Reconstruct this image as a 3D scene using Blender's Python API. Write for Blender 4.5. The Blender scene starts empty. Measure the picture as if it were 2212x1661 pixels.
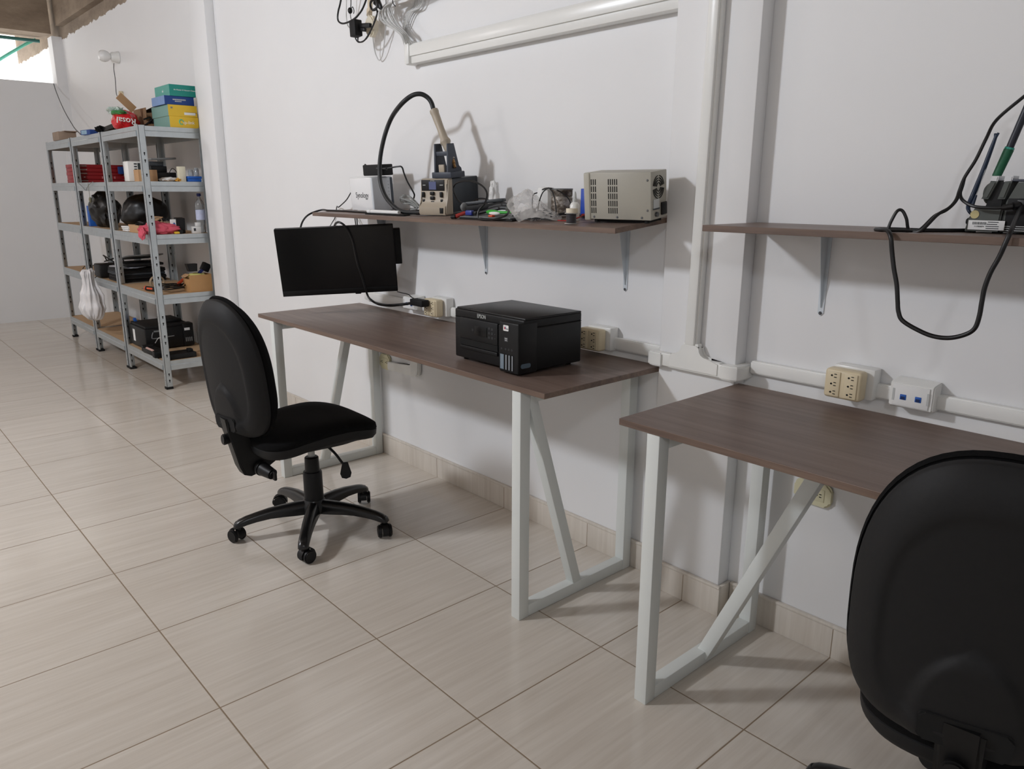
import bpy, bmesh, math, random
from mathutils import Vector, Matrix, Euler, noise
random.seed(7)
PI = math.pi
C = bpy.context.scene.collection
V = Vector

# ------------------------------------------------------------------ camera (measured from the photograph)
CF = 1637.9388
CR = ((0.6675623, 0.7445456, 0.0035113), (0.1864748, -0.1626245, -0.9689068), (-0.7208243, 0.6474605, -0.247401))
CC = V((1.7528002, -1.9664004, 1.2912026))
def at(u, v, ax, val):
    """the point of the axis-aligned plane ax = val that the photograph shows at pixel (u, v)"""
    a, b = (u - 1106) / CF, (v - 830.5) / CF
    d = V([CR[0][i] * a + CR[1][i] * b + CR[2][i] for i in range(3)])
    k = 'xyz'.index(ax)
    return CC + d * ((val - CC[k]) / d[k])
def aty(pts):                       # [(u, v, depth y), ...] -> points
    return [at(u, v, 'y', y) for u, v, y in pts]
cam_d = bpy.data.cameras.new('camera')
cam = bpy.data.objects.new('camera', cam_d); C.objects.link(cam)
cam_d.sensor_width = 36.0; cam_d.sensor_fit = 'HORIZONTAL'; cam_d.lens = CF / 2212 * 36.0
cam_d.clip_start = 0.02; cam_d.clip_end = 200
cam.matrix_world = Matrix(((CR[0][0], -CR[1][0], -CR[2][0], CC[0]), (CR[0][1], -CR[1][1], -CR[2][1], CC[1]),
                           (CR[0][2], -CR[1][2], -CR[2][2], CC[2]), (0, 0, 0, 1)))
bpy.context.scene.camera = cam

# ------------------------------------------------------------------ materials
def srgb(r, g, b):
    f = lambda c: (c / 255 / 12.92) if c / 255 <= .04045 else ((c / 255 + .055) / 1.055) ** 2.4
    return (f(r), f(g), f(b), 1)
MATS = {}
def mat(name, rgb, rough=.5, metal=0., var=.06, scale=30., bump=0., coat=0., trans=0., emit=0., alpha=1., spec=.5):
    if name in MATS: return MATS[name]
    m = bpy.data.materials.new(name); m.use_nodes = True
    nt = m.node_tree; N = nt.nodes; L = nt.links
    p = N['Principled BSDF']; col = srgb(*rgb)
    p.inputs['Base Color'].default_value = col
    p.inputs['Roughness'].default_value = rough; p.inputs['Metallic'].default_value = metal
    p.inputs['Specular IOR Level'].default_value = spec
    if coat: p.inputs['Coat Weight'].default_value = coat
    if trans: p.inputs['Transmission Weight'].default_value = trans
    if alpha < 1: p.inputs['Alpha'].default_value = alpha
    if emit: p.inputs['Emission Color'].default_value = col; p.inputs['Emission Strength'].default_value = emit
    if var or bump:
        tc = N.new('ShaderNodeTexCoord'); nz = N.new('ShaderNodeTexNoise')
        nz.inputs['Scale'].default_value = scale; nz.inputs['Detail'].default_value = 4
        L.new(tc.outputs['Object'], nz.inputs['Vector'])
        if var:
            r = N.new('ShaderNodeMapRange')
            r.inputs['To Min'].default_value = 1 - var; r.inputs['To Max'].default_value = 1 + var
            L.new(nz.outputs['Fac'], r.inputs['Value'])
            mx = N.new('ShaderNodeVectorMath'); mx.operation = 'SCALE'
            mx.inputs[0].default_value = col[:3]; L.new(r.outputs[0], mx.inputs['Scale'])
            L.new(mx.outputs[0], p.inputs['Base Color'])
        if bump:
            b = N.new('ShaderNodeBump'); b.inputs['Strength'].default_value = bump; b.inputs['Distance'].default_value = .002
            L.new(nz.outputs['Fac'], b.inputs['Height']); L.new(b.outputs['Normal'], p.inputs['Normal'])
    MATS[name] = m
    return m
def node_mat(name):
    m = bpy.data.materials.new(name); m.use_nodes = True; MATS[name] = m
    return m, m.node_tree.nodes, m.node_tree.links, m.node_tree.nodes['Principled BSDF']
def mth(N, L, op, a, b=None, c=None):
    n = N.new('ShaderNodeMath'); n.operation = op
    for i, x in enumerate((a, b, c)):
        if x is None: continue
        if isinstance(x, (int, float)): n.inputs[i].default_value = x
        else: L.new(x, n.inputs[i])
    return n.outputs[0]
def mixc(N, L, f, a, b):
    n = N.new('ShaderNodeMix'); n.data_type = 'RGBA'
    for s, x in (('Factor', f), ('A', a), ('B', b)):
        i = [q for q in n.inputs if q.name == s and (q.type == ('VALUE' if s == 'Factor' else 'RGBA'))][0]
        if isinstance(x, (int, float, tuple)): i.default_value = x
        else: L.new(x, i)
    return [o for o in n.outputs if o.type == 'RGBA'][0]
def stretched(N, L, sc, scale=1., detail=5., src='Object', rough=.55):
    tc = N.new('ShaderNodeTexCoord'); mp = N.new('ShaderNodeMapping'); mp.inputs['Scale'].default_value = sc
    L.new(tc.outputs[src], mp.inputs['Vector'])
    nz = N.new('ShaderNodeTexNoise'); nz.inputs['Scale'].default_value = scale; nz.inputs['Detail'].default_value = detail
    nz.inputs['Roughness'].default_value = rough
    L.new(mp.outputs[0], nz.inputs['Vector'])
    return nz.outputs['Fac'], mp, tc
def ramp(N, L, f, stops):
    r = N.new('ShaderNodeValToRGB'); L.new(f, r.inputs[0])
    e = r.color_ramp.elements
    e[0].position, e[0].color = stops[0]; e[1].position, e[1].color = stops[-1]
    for pos, c in stops[1:-1]:
        q = e.new(pos); q.color = c
    return r.outputs[0]

def tile_material(name, grain_axis, grid):
    m, N, L, p = node_mat(name)
    tc = N.new('ShaderNodeTexCoord'); sp = N.new('ShaderNodeSeparateXYZ'); L.new(tc.outputs['Object'], sp.inputs[0])
    sx = (70, 3.0, 70) if grain_axis == 'y' else (60, 60, 3.0)
    f, mp, _ = stretched(N, L, sx, 1.0, 6, rough=.62)
    f2, _, _ = stretched(N, L, (16, 1.1, 16) if grain_axis == 'y' else (14, 14, 1.), 1.0, 4)
    cx = mth(N, L, 'FLOOR', mth(N, L, 'DIVIDE', sp.outputs[0], .4708))
    cy = mth(N, L, 'FLOOR', mth(N, L, 'DIVIDE', mth(N, L, 'ADD', sp.outputs[1], 1.3976), .468))
    cv = N.new('ShaderNodeCombineXYZ'); L.new(cx, cv.inputs[0]); L.new(cy, cv.inputs[1])
    wn = N.new('ShaderNodeTexWhiteNoise'); L.new(cv.outputs[0], wn.inputs['Vector'])
    off = N.new('ShaderNodeVectorMath'); off.operation = 'SCALE'; L.new(wn.outputs['Color'], off.inputs[0]); off.inputs['Scale'].default_value = 40
    L.new(off.outputs[0], mp.inputs['Location'])
    g = mth(N, L, 'ADD', mth(N, L, 'MULTIPLY', f, .65), mth(N, L, 'MULTIPLY', f2, .35))
    base = ramp(N, L, g, [(.30, srgb(203, 194, 182)), (.50, srgb(213, 205, 194)), (.68, srgb(222, 215, 205))])
    tv = N.new('ShaderNodeMapRange'); L.new(wn.outputs['Value'], tv.inputs[0]); tv.inputs['To Min'].default_value = .965; tv.inputs['To Max'].default_value = 1.02
    sc = N.new('ShaderNodeVectorMath'); sc.operation = 'SCALE'; L.new(base, sc.inputs[0]); L.new(tv.outputs[0], sc.inputs['Scale'])
    col = sc.outputs[0]
    if grid:
        def edge(x, per, o):
            fr = mth(N, L, 'FRACT', mth(N, L, 'DIVIDE', mth(N, L, 'ADD', x, o), per))
            return mth(N, L, 'MULTIPLY', mth(N, L, 'MINIMUM', fr, mth(N, L, 'SUBTRACT', 1., fr)), per)
        ed = mth(N, L, 'MINIMUM', edge(sp.outputs[0], .4708, 0), edge(sp.outputs[1], .468, 1.3976))
        gr = mth(N, L, 'LESS_THAN', ed, .0019)
        col = mixc(N, L, gr, col, srgb(140, 122, 100))
        h = mth(N, L, 'MINIMUM', mth(N, L, 'DIVIDE', ed, .004), 1.)
        b = N.new('ShaderNodeBump'); b.inputs['Strength'].default_value = .35; b.inputs['Distance'].default_value = .0015
        hh = mth(N, L, 'ADD', h, mth(N, L, 'MULTIPLY', g, .12)); L.new(hh, b.inputs['Height']); L.new(b.outputs[0], p.inputs['Normal'])
        L.new(mth(N, L, 'ADD', mth(N, L, 'MULTIPLY', gr, .4), mth(N, L, 'ADD', .11, mth(N, L, 'MULTIPLY', f2, .10))), p.inputs['Roughness'])
    else:
        p.inputs['Roughness'].default_value = .35
    L.new(col, p.inputs['Base Color'])
    return m
M_FLOOR = tile_material('floor_tile', 'y', True)
M_BASE = tile_material('baseboard_tile', 'z', False)

def wall_material(name, rgb, concrete):
    m, N, L, p = node_mat(name)
    f, _, tc = stretched(N, L, (1, 1, 1), 3.0, 3)
    col = ramp(N, L, f, [(.3, srgb(*[c - 2 for c in rgb])), (.7, srgb(*rgb))])
    sm, _, _ = stretched(N, L, (5, 5, 1.6), 2.2, 6, rough=.7)       # faint scuffs
    col = mixc(N, L, mth(N, L, 'MULTIPLY', mth(N, L, 'GREATER_THAN', sm, .74), .05), col, srgb(150, 138, 125))
    p.inputs['Roughness'].default_value = .55
    if concrete:                                                    # bare concrete above the ragged edge of the plaster
        sp = N.new('ShaderNodeSeparateXYZ'); L.new(tc.outputs['Object'], sp.inputs[0])
        j, _, _ = stretched(N, L, (9, 9, 9), 1., 5, rough=.7)
        lvl = mth(N, L, 'ADD', concrete, mth(N, L, 'MULTIPLY', mth(N, L, 'SUBTRACT', j, .5), .10))
        cc, _, _ = stretched(N, L, (2.5, 2.5, 5), 1., 7, rough=.7)
        con = ramp(N, L, cc, [(.3, srgb(120, 106, 92)), (.6, srgb(158, 142, 124)), (.8, srgb(176, 160, 142))])
        k = mth(N, L, 'GREATER_THAN', sp.outputs[2], lvl)
        col = mixc(N, L, k, col, con)
        L.new(mth(N, L, 'ADD', .55, mth(N, L, 'MULTIPLY', k, .35)), p.inputs['Roughness'])
    b = N.new('ShaderNodeBump'); b.inputs['Strength'].default_value = .12; b.inputs['Distance'].default_value = .002
    n2, _, _ = stretched(N, L, (60, 60, 60), 1., 3); L.new(n2, b.inputs['Height']); L.new(b.outputs[0], p.inputs['Normal'])
    L.new(col, p.inputs['Base Color'])
    return m
M_WALL = wall_material('white_plaster', (236, 236, 236), 2.70)
M_WALL2 = wall_material('white_plaster_end', (226, 226, 226), None)
M_CONC, N_, L_, P_ = node_mat('bare_concrete')
cc_, _, _ = stretched(N_, L_, (2.0, 2.0, 5), 1., 7, rough=.7)
L_.new(ramp(N_, L_, cc_, [(.3, srgb(120, 104, 88)), (.55, srgb(150, 133, 114)), (.8, srgb(172, 156, 136))]), P_.inputs['Base Color'])
P_.inputs['Roughness'].default_value = .9

def wood_material(name, dark, mid, light, along='x'):
    m, N, L, p = node_mat(name)
    s1 = (1.2, 26, 26) if along == 'x' else (26, 1.2, 26)
    f, _, _ = stretched(N, L, s1, 1.3, 7, rough=.62)
    f2, _, _ = stretched(N, L, (.5, 6, 6), 1., 3)
    f3, _, _ = stretched(N, L, (8, 160, 160), 1., 2)
    g = mth(N, L, 'ADD', mth(N, L, 'MULTIPLY', f, .5), mth(N, L, 'ADD', mth(N, L, 'MULTIPLY', f2, .35), mth(N, L, 'MULTIPLY', f3, .15)))
    L.new(ramp(N, L, g, [(.32, srgb(*dark)), (.5, srgb(*mid)), (.70, srgb(*light))]), p.inputs['Base Color'])
    p.inputs['Roughness'].default_value = .42
    b = N.new('ShaderNodeBump'); b.inputs['Strength'].default_value = .08; b.inputs['Distance'].default_value = .001
    L.new(f, b.inputs['Height']); L.new(b.outputs[0], p.inputs['Normal'])
    return m
M_WOOD = wood_material('dark_walnut_laminate', (92, 76, 69), (120, 102, 93), (142, 124, 113))
M_EDGE = wood_material('laminate_edge', (78, 62, 54), (112, 92, 80), (140, 118, 102))
M_MDF = mat('raw_fibreboard', (196, 164, 128), .8, var=.06, scale=14)
M_LEG = mat('white_painted_steel', (222, 226, 223), .38, var=.03, scale=8)
M_GALV = mat('galvanised_steel', (188, 195, 198), .30, .72, var=.12, scale=26)
M_ZINC = mat('zinc_bracket', (214, 221, 226), .4, .15, var=.06)
M_SCREW = mat('screw_steel', (110, 112, 115), .35, .9)
M_PVC = mat('white_plastic', (238, 238, 234), .28, var=.015)
M_CREAM = mat('cream_plastic', (226, 211, 178), .42, var=.03)
M_IVORY = mat('ivory_plastic', (222, 216, 182), .4, var=.02)
M_BLK = mat('black_plastic', (17, 17, 18), .45, var=.15, scale=60, spec=.32)
M_BLKM = mat('matte_black_plastic', (25, 25, 26), .62, var=.12, scale=90, bump=.15, spec=.3)
M_BLKG = mat('gloss_black', (8, 8, 10), .3, var=0, spec=.3)
M_FAB = mat('black_fabric', (9, 9, 10), .95, var=.25, scale=300, bump=.4, spec=.2)
M_HOLE = mat('dark_hole', (8, 8, 8), .9, var=0)
M_CABLE = mat('black_cable', (15, 15, 17), .42, var=0)
M_WCABLE = mat('grey_white_cable', (205, 205, 203), .5, var=.04)
M_WHITE = mat('white_paper', (236, 236, 234), .75, var=.03)
M_DGREY = mat('dark_grey_plastic', (58, 62, 66), .5, var=.05)
M_MGREY = mat('mid_grey_plastic', (120, 122, 122), .5, var=.05)
M_LGREY = mat('light_grey_plastic', (196, 198, 196), .45, var=.04)
M_CARD = mat('brown_cardboard', (184, 146, 108), .85, var=.06, scale=12)
M_CARDD = mat('dark_cardboard', (138, 108, 80), .88, var=.1, scale=12)
M_BLUE = mat('blue_plastic', (24, 92, 182), .42, var=.05)
M_NAVY = mat('navy_card', (22, 62, 130), .5, var=.04)
M_TEALC = mat('teal_card', (30, 140, 128), .5, var=.04)
M_YEL = mat('yellow_card', (228, 188, 54), .5, var=.03)
M_MINT = mat('pale_teal_card', (120, 160, 152), .5, var=.05)
M_RED = mat('red_card', (150, 22, 30), .45, var=.08)
M_REDB = mat('red_gloss_film', (200, 30, 40), .22, var=.1, scale=14)
M_ORANGE = mat('orange_plastic', (226, 84, 44), .45, var=.04)
M_PINK = mat('pink_cloth', (214, 92, 110), .9, var=.1, scale=20, bump=.3)
M_GREEN = mat('green_plastic', (52, 176, 52), .4, var=.03)
M_CHROME = mat('bright_steel', (205, 206, 208), .22, .9, var=.03)

# ------------------------------------------------------------------ mesh builder
class B:
    def __init__(self): self.bm = bmesh.new()
    def _fin(self, before, mi):
        for f in self.bm.faces:
            if f not in before: f.material_index = mi; f.smooth = True
    def box(self, c, s, rot=None, bev=0., mi=0, seg=2, mx=None):
        before = set(self.bm.faces)
        M = Matrix.Translation(c) @ ((rot if isinstance(rot, Matrix) else Euler(rot).to_matrix()).to_4x4() if rot is not None else Matrix()) @ Matrix.Diagonal((*s, 1))
        if mx is not None: M = mx @ M
        vs = bmesh.ops.create_cube(self.bm, size=1, matrix=M)['verts']
        if bev:
            es = list({e for v in vs for e in v.link_edges})
            bmesh.ops.bevel(self.bm, geom=vs + es, offset=bev, segments=seg, affect='EDGES', profile=.5, clamp_overlap=True)
        self._fin(before, mi); return self
    def bar(self, a, b, w, h, up=(0, 0, 1), bev=0., mi=0):          # square bar from a to b
        a, b = V(a), V(b); d = (b - a); ln = d.length; z = d.normalized()
        x = V(up).cross(z); x = x.normalized() if x.length > 1e-6 else V((1, 0, 0)); y = z.cross(x)
        R = Matrix((x, y, z)).transposed()
        return self.box((a + b) / 2, (w, h, ln), R, bev, mi)
    def cyl(self, a, b, r, r2=None, n=24, mi=0, bev=0.):
        before = set(self.bm.faces); a, b = V(a), V(b); d = b - a
        M = Matrix.Translation((a + b) / 2) @ d.to_track_quat('Z', 'Y').to_matrix().to_4x4()
        vs = bmesh.ops.create_cone(self.bm, cap_ends=True, segments=n, radius1=r, radius2=r if r2 is None else r2, depth=d.length, matrix=M)['verts']
        if bev:
            es = [e for e in {e for v in vs for e in v.link_edges} if any(len(f.verts) > 4 for f in e.link_faces)]
            bmesh.ops.bevel(self.bm, geom=es, offset=bev, segments=2, affect='EDGES', clamp_overlap=True)
        self._fin(before, mi); return self
    def lathe(self, prof, M=None, n=28, mi=0, caps=True):           # prof [(r, z)]
        before = set(self.bm.faces); M = M or Matrix(); rings = []
        for r, z in prof:
            rings.append([self.bm.verts.new(M @ V((r * math.cos(2 * PI * i / n), r * math.sin(2 * PI * i / n), z))) for i in range(n)])
        for p, q in zip(rings, rings[1:]):
            for i in range(n): self.bm.faces.new((p[i], p[(i + 1) % n], q[(i + 1) % n], q[i]))
        if caps:
            self.bm.faces.new(rings[0][::-1]); self.bm.faces.new(rings[-1])
        self._fin(before, mi); return self
    def tube(self, pts, r, n=8, res=6, closed=False, mi=0, smooth=True):
        before = set(self.bm.faces)
        P = spline(pts, res, closed) if smooth else [V(p) for p in pts]
        m = len(P); rr = r if callable(r) else (lambda t: r)
        T = []
        for i in range(m):
            a = P[(i - 1) % m] if (closed or i > 0) else P[0]; b = P[(i + 1) % m] if (closed or i < m - 1) else P[-1]
            t = (b - a); T.append(t.normalized() if t.length > 1e-9 else V((0, 0, 1)))
        nn = T[0].orthogonal().normalized(); rings = []
        for i in range(m):
            if i: 
                q = T[i - 1].rotation_difference(T[i]); nn = q @ nn
                nn = (nn - T[i] * nn.dot(T[i])).normalized()
            bb = T[i].cross(nn); R = rr(i / max(1, m - 1))
            rings.append([self.bm.verts.new(P[i] + (nn * math.cos(2 * PI * k / n) + bb * math.sin(2 * PI * k / n)) * R) for k in range(n)])
        for i in range(m if closed else m - 1):
            p, q = rings[i], rings[(i + 1) % m]
            for k in range(n): self.bm.faces.new((p[k], p[(k + 1) % n], q[(k + 1) % n], q[k]))
        if not closed:
            self.bm.faces.new(rings[0][::-1]); self.bm.faces.new(rings[-1])
        self._fin(before, mi); return self
    def prism(self, poly, M, t, bev=0., mi=0, seg=2):               # 2D polygon in the frame's xy, thickness t along +z
        before = set(self.bm.faces)
        lo = [self.bm.verts.new(M @ V((x, y, 0))) for x, y in poly]; hi = [self.bm.verts.new(M @ V((x, y, t))) for x, y in poly]
        k = len(poly); fs = [self.bm.faces.new(lo[::-1]), self.bm.faces.new(hi)]
        for i in range(k): fs.append(self.bm.faces.new((lo[i], lo[(i + 1) % k], hi[(i + 1) % k], hi[i])))
        if bev:
            es = list({e for f in fs[:2] for e in f.edges})
            bmesh.ops.bevel(self.bm, geom=es, offset=bev, segments=seg, affect='EDGES', clamp_overlap=True)
        self._fin(before, mi); return self
    def grid(self, fn, nu, nv, mi=0, wrap=False):
        before = set(self.bm.faces)
        g = [[self.bm.verts.new(V(fn(i / (nu if wrap else nu - 1), j / (nv - 1)))) for j in range(nv)] for i in range(nu)]
        for i in range(nu if wrap else nu - 1):
            for j in range(nv - 1):
                a = g[(i + 1) % nu]
                self.bm.faces.new((g[i][j], a[j], a[j + 1], g[i][j + 1]))
        self._fin(before, mi); return self
    def blob(self, c, s, amp=.15, freq=3., seed=0., sub=4, mi=0, flat=None, M=None):
        before = set(self.bm.faces); M = M or Matrix()
        vs = bmesh.ops.create_icosphere(self.bm, subdivisions=sub, radius=1)['verts']
        for v in vs:
            q = v.co * freq + V((seed, seed * 1.7, -seed))
            k = 1 + amp * noise.noise(q) * 1.6 + amp * .6 * noise.noise(q * 2.3)
            p = V((v.co.x * s[0], v.co.y * s[1], v.co.z * s[2])) * k
            if flat is not None: p.z = max(p.z, flat)
            v.co = M @ (V(c) + p)
        self._fin(before, mi); return self
def spline(pts, res=6, closed=False):
    P = [V(p) for p in pts]; n = len(P)
    if n < 3 and not closed: return P
    out = []
    for i in range(n if closed else n - 1):
        p1, p2 = P[i], P[(i + 1) % n]
        p0 = P[(i - 1) % n] if (closed or i > 0) else p1 * 2 - p2
        p3 = P[(i + 2) % n] if (closed or i < n - 2) else p2 * 2 - p1
        for k in range(res):
            t = k / res
            out.append(.5 * ((2 * p1) + (p2 - p0) * t + (2 * p0 - 5 * p1 + 4 * p2 - p3) * t * t + (3 * p1 - p0 - 3 * p2 + p3) * t ** 3))
    if not closed: out.append(P[-1])
    return out
def rrect(w, h, r, n=5):
    return [(sx * (w / 2 - r) + r * math.cos(a0 + k * PI / 2 / n), sy * (h / 2 - r) + r * math.sin(a0 + k * PI / 2 / n))
            for sx, sy, a0 in ((1, 1, 0), (-1, 1, PI / 2), (-1, -1, PI), (1, -1, 1.5 * PI)) for k in range(n + 1)]

# ------------------------------------------------------------------ objects
ROOTM = {}
def tagit(o, label, cat, group=None, kind=None):
    if label: o['label'] = label
    if cat: o['category'] = cat
    if group: o['group'] = group
    if kind: o['kind'] = kind
def thing(name, label, cat, loc=(0, 0, 0), rot=(0, 0, 0), group=None):
    o = bpy.data.objects.new(name, None); C.objects.link(o)
    o.location = loc; o.rotation_euler = rot; o.empty_display_size = .05
    tagit(o, label, cat, group)
    ROOTM[o.name] = Matrix.Translation(loc) @ Euler(rot).to_matrix().to_4x4()
    return o
def top(o):
    while o.parent: o = o.parent
    return o
def mesh_of(b, name, mats, M=None, sharp=38):
    me = bpy.data.meshes.new(name)
    if M is not None: b.bm.transform(M)
    bmesh.ops.recalc_face_normals(b.bm, faces=b.bm.faces[:])
    b.bm.to_mesh(me); b.bm.free()
    for m in (mats if isinstance(mats, (list, tuple)) else [mats]): me.materials.append(m)
    me.set_sharp_from_angle(angle=math.radians(sharp))
    return me
def part(name, b, mats, parent, local=False, label=None, sharp=38):
    """one mesh under its thing; vertices given in world space unless local"""
    M = None if local else ROOTM[top(parent).name].inverted()
    o = bpy.data.objects.new(name, mesh_of(b, name, mats, M, sharp)); C.objects.link(o); o.parent = parent
    if label: o['label'] = label
    return o
def solo(name, b, mats, label, cat, group=None, kind=None, sharp=38):
    """a thing that is one mesh; its origin goes to the middle of its base"""
    lo = V([min(v.co[i] for v in b.bm.verts) for i in range(3)]); hi = V([max(v.co[i] for v in b.bm.verts) for i in range(3)])
    org = V(((lo.x + hi.x) / 2, (lo.y + hi.y) / 2, lo.z))
    o = bpy.data.objects.new(name, mesh_of(b, name, mats, Matrix.Translation(-org), sharp)); C.objects.link(o); o.location = org
    tagit(o, label, cat, group, kind); ROOTM[o.name] = Matrix.Translation(org)
    return o
def struct(name, b, mats):
    o = bpy.data.objects.new(name, mesh_of(b, name, mats)); C.objects.link(o); o['kind'] = 'structure'
    return o
def copy_tree(o, parent=None):
    c = o.copy(); C.objects.link(c); c.parent = parent
    if parent is None and o.name in ROOTM: ROOTM[c.name] = ROOTM[o.name]
    for ch in list(o.children): copy_tree(ch, c)
    return c
def text_mesh(b, txt, size, M, mi=0, depth=.0004, align='CENTER', xs=1.0):
    """lettering as raised mesh in the frame M (x right, y up, z towards the reader); '#n' is a line of unreadable small print n marks long"""
    if txt[0] == '#':
        n = int(txt[1:])
        for k in range(n):
            b.box(((k - n / 2 + .5) * size * .52, 0, 0), (size * .36, size * .62, depth * 2), mi=mi, mx=M)
        return b
    cu = bpy.data.curves.new('lettering', 'FONT'); cu.body = txt; cu.size = size; cu.extrude = depth; cu.align_x = align; cu.align_y = 'CENTER'
    cu.resolution_u = 3
    o = bpy.data.objects.new('lettering', cu); C.objects.link(o)
    dg = bpy.context.evaluated_depsgraph_get()
    me = bpy.data.meshes.new_from_object(o.evaluated_get(dg))
    me.transform(M @ Matrix.Diagonal((xs, 1, 1, 1)))
    before = set(b.bm.faces); b.bm.from_mesh(me); b._fin(before, mi)
    bpy.data.objects.remove(o); bpy.data.curves.remove(cu); bpy.data.meshes.remove(me)
    return b
def frame(o, x, y):                 # matrix with origin o, x axis x, y axis y
    x, y = V(x).normalized(), V(y).normalized(); z = x.cross(y).normalized(); y = z.cross(x)
    return Matrix(((x.x, y.x, z.x, o[0]), (x.y, y.y, z.y, o[1]), (x.z, y.z, z.z, o[2]), (0, 0, 0, 1)))
def yawm(loc, a, tilt=0.):          # placement: turn by a about z after tilting about x
    return Matrix.Translation(loc) @ Matrix.Rotation(tilt, 4, 'X') @ Matrix.Rotation(a, 4, 'Z')
# ================================================================== THE ROOM
ZC = 3.15
X0, X1, Y0 = -7.15, 6.2, -6.4
struct('floor', B().box(((X0 + X1) / 2 - .5, Y0 / 2, -.05), (X1 - X0 + 1.4, -Y0 + .6, .1)), M_FLOOR)
struct('wall_back', B().box(((-3.36 + X1) / 2, .1, ZC / 2), (X1 + 3.36, .2, ZC)), M_WALL)
struct('wall_alcove', B().box(((-9.2 - 3.36) / 2, .19, ZC / 2), (9.2 - 3.36, .2, ZC)), M_WALL)
struct('wall_column', B().box((.4565, -.028, ZC / 2), (.271, .0565, ZC), bev=.004), M_WALL)
struct('wall_pilaster', B().box((-3.237, -.028, ZC / 2), (.25, .0565, ZC), bev=.004), M_WALL)
# end wall with the wide opening above it, and the corner pier beside the opening
struct('wall_end', B().box((X0 - .06, Y0 / 2 + .02, 1.148), (.12, -Y0 + .04, 2.296)), M_WALL2)
struct('wall_pier', B().box((X0 - .02, .05, 1.36), (.16, .10, 2.72)), M_WALL2)
struct('wall_front', B().box(((X0 + X1) / 2, Y0 - .1, ZC / 2), (X1 - X0 + .4, .2, ZC)), M_WALL2)
struct('wall_near', B().box((X1 + .1, Y0 / 2, ZC / 2), (.2, -Y0 + .4, ZC)), M_WALL2)
struct('ceiling', B().box(((X0 + X1) / 2 - .6, Y0 / 2, ZC + .1), (X1 - X0 + 1.6, -Y0 + .6, .2)), M_CONC)
struct('trim_1', B().box((X0 - .10, Y0 / 2, (2.735 + ZC) / 2), (.34, -Y0, ZC - 2.735)), M_CONC)          # beam over the opening
struct('trim_2', B().box((-6.3, .06, (2.80 + ZC) / 2), (1.4, .06, ZC - 2.80)), M_CONC)                   # beam stub on the long wall
# baseboard tiles: between pier, pilaster and columns
def skirting(name, x0, x1, y=0.):
    b = B().box(((x0 + x1) / 2, y - .006, .046), (x1 - x0, .012, .092), bev=.002)
    b.box(((x0 + x1) / 2, y - .007, .097), (x1 - x0, .014, .012), bev=.004)
    x = math.ceil(x0 / .4708) * .4708
    while x < x1:
        b.box((x, y - .0062, .05), (.002, .0126, .1), mi=1); x += .4708
    struct(name, b, [M_BASE, mat('grout', (150, 132, 110), .9)])
skirting('baseboard_back', -3.11, .31)
skirting('baseboard_column', .319, .605, -.0565)
skirting('baseboard_right', .606, 6.2)
struct('baseboard_return', B().box((.599, -.03, .05), (.012, .056, .1), bev=.002), M_BASE)

# ---- what the opening shows outside
ext = mat('pale_outside_concrete', (168, 146, 120), .9, var=.08, scale=3)
b = B(); fr = frame((-9.3, -3.2, 2.7), (0, 1, 0), (0, 0, 1))
b.prism([(-3.6, .52), (3.4, .52), (3.4, .36), (1.9, .20), (.2, -.30), (-3.6, -.95)], fr, .35)
solo('stair_slab', b, ext, 'pale sloping concrete slab outside, seen through the opening above the end wall', 'slab')
solo('concrete_post', B().box((-8.75, -.72, 2.55), (.2, .17, 1.5)), M_CONC, 'brown concrete post outside, left in the opening above the end wall', 'post')
grn = mat('green_plastic_sheet', (96, 190, 168), .35, var=.05); grd = mat('dark_teal_pipe', (52, 104, 98), .4)
solo('green_pipe', B().cyl((X0 - .2, -.05, 2.70), (X0 - .2, -5.5, 2.70), .016, n=12), grd, 'dark teal pipe running under the concrete beam at the top left', 'pipe')
pr_ = [at(108, 80, 'x', -8.2), at(70, 88, 'x', -8.2), at(30, 110, 'x', -8.2), at(0, 128, 'x', -8.2), at(-60, 165, 'x', -8.2)]
solo('green_hose', B().tube(pr_, .016, 8), grn, 'pale green hose curving across the bright opening at the top left', 'hose')

# ================================================================== CABLE TRUNKING on the wall
def trunk(name, x0, x1, z0, z1, y, label, lip=True):
    t = thing(name, label, 'cable trunking', ((x0 + x1) / 2, y, z0))
    part('channel', B().box(((x0 + x1) / 2, y - .010, (z0 + z1) / 2), (x1 - x0, .018, z1 - z0), bev=.003), M_PVC, t)
    part('cover', B().box(((x0 + x1) / 2, y - .0205, (z0 + z1) / 2), (x1 - x0, .003, (z1 - z0) * .8), bev=.001), M_PVC, t)
    return t
trunk('cable_trunking', -1.50, .296, .770, .811, -.001, 'white trunking along the wall behind the left desk top')
trunk('cable_trunking', .622, 2.7, .780, .818, -.001, 'white trunking along the wall behind the right desk top')
# upper duct: a bigger box section with an open end cap at its left end
t = thing('wall_duct', 'long white box duct running along the wall above the left shelf', 'cable trunking', (-.36, 0, 1.80))
part('channel', B().box((-.353, -.021, 1.835), (1.345, .040, .078), bev=.006), M_PVC, t)
part('cover', B().box((-.353, -.0445, 1.845), (1.345, .006, .042), bev=.0025), M_PVC, t)
part('end_cap', B().box((-1.035, -.027, 1.84), (.034, .056, .094), bev=.010), M_PVC, t)
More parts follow.
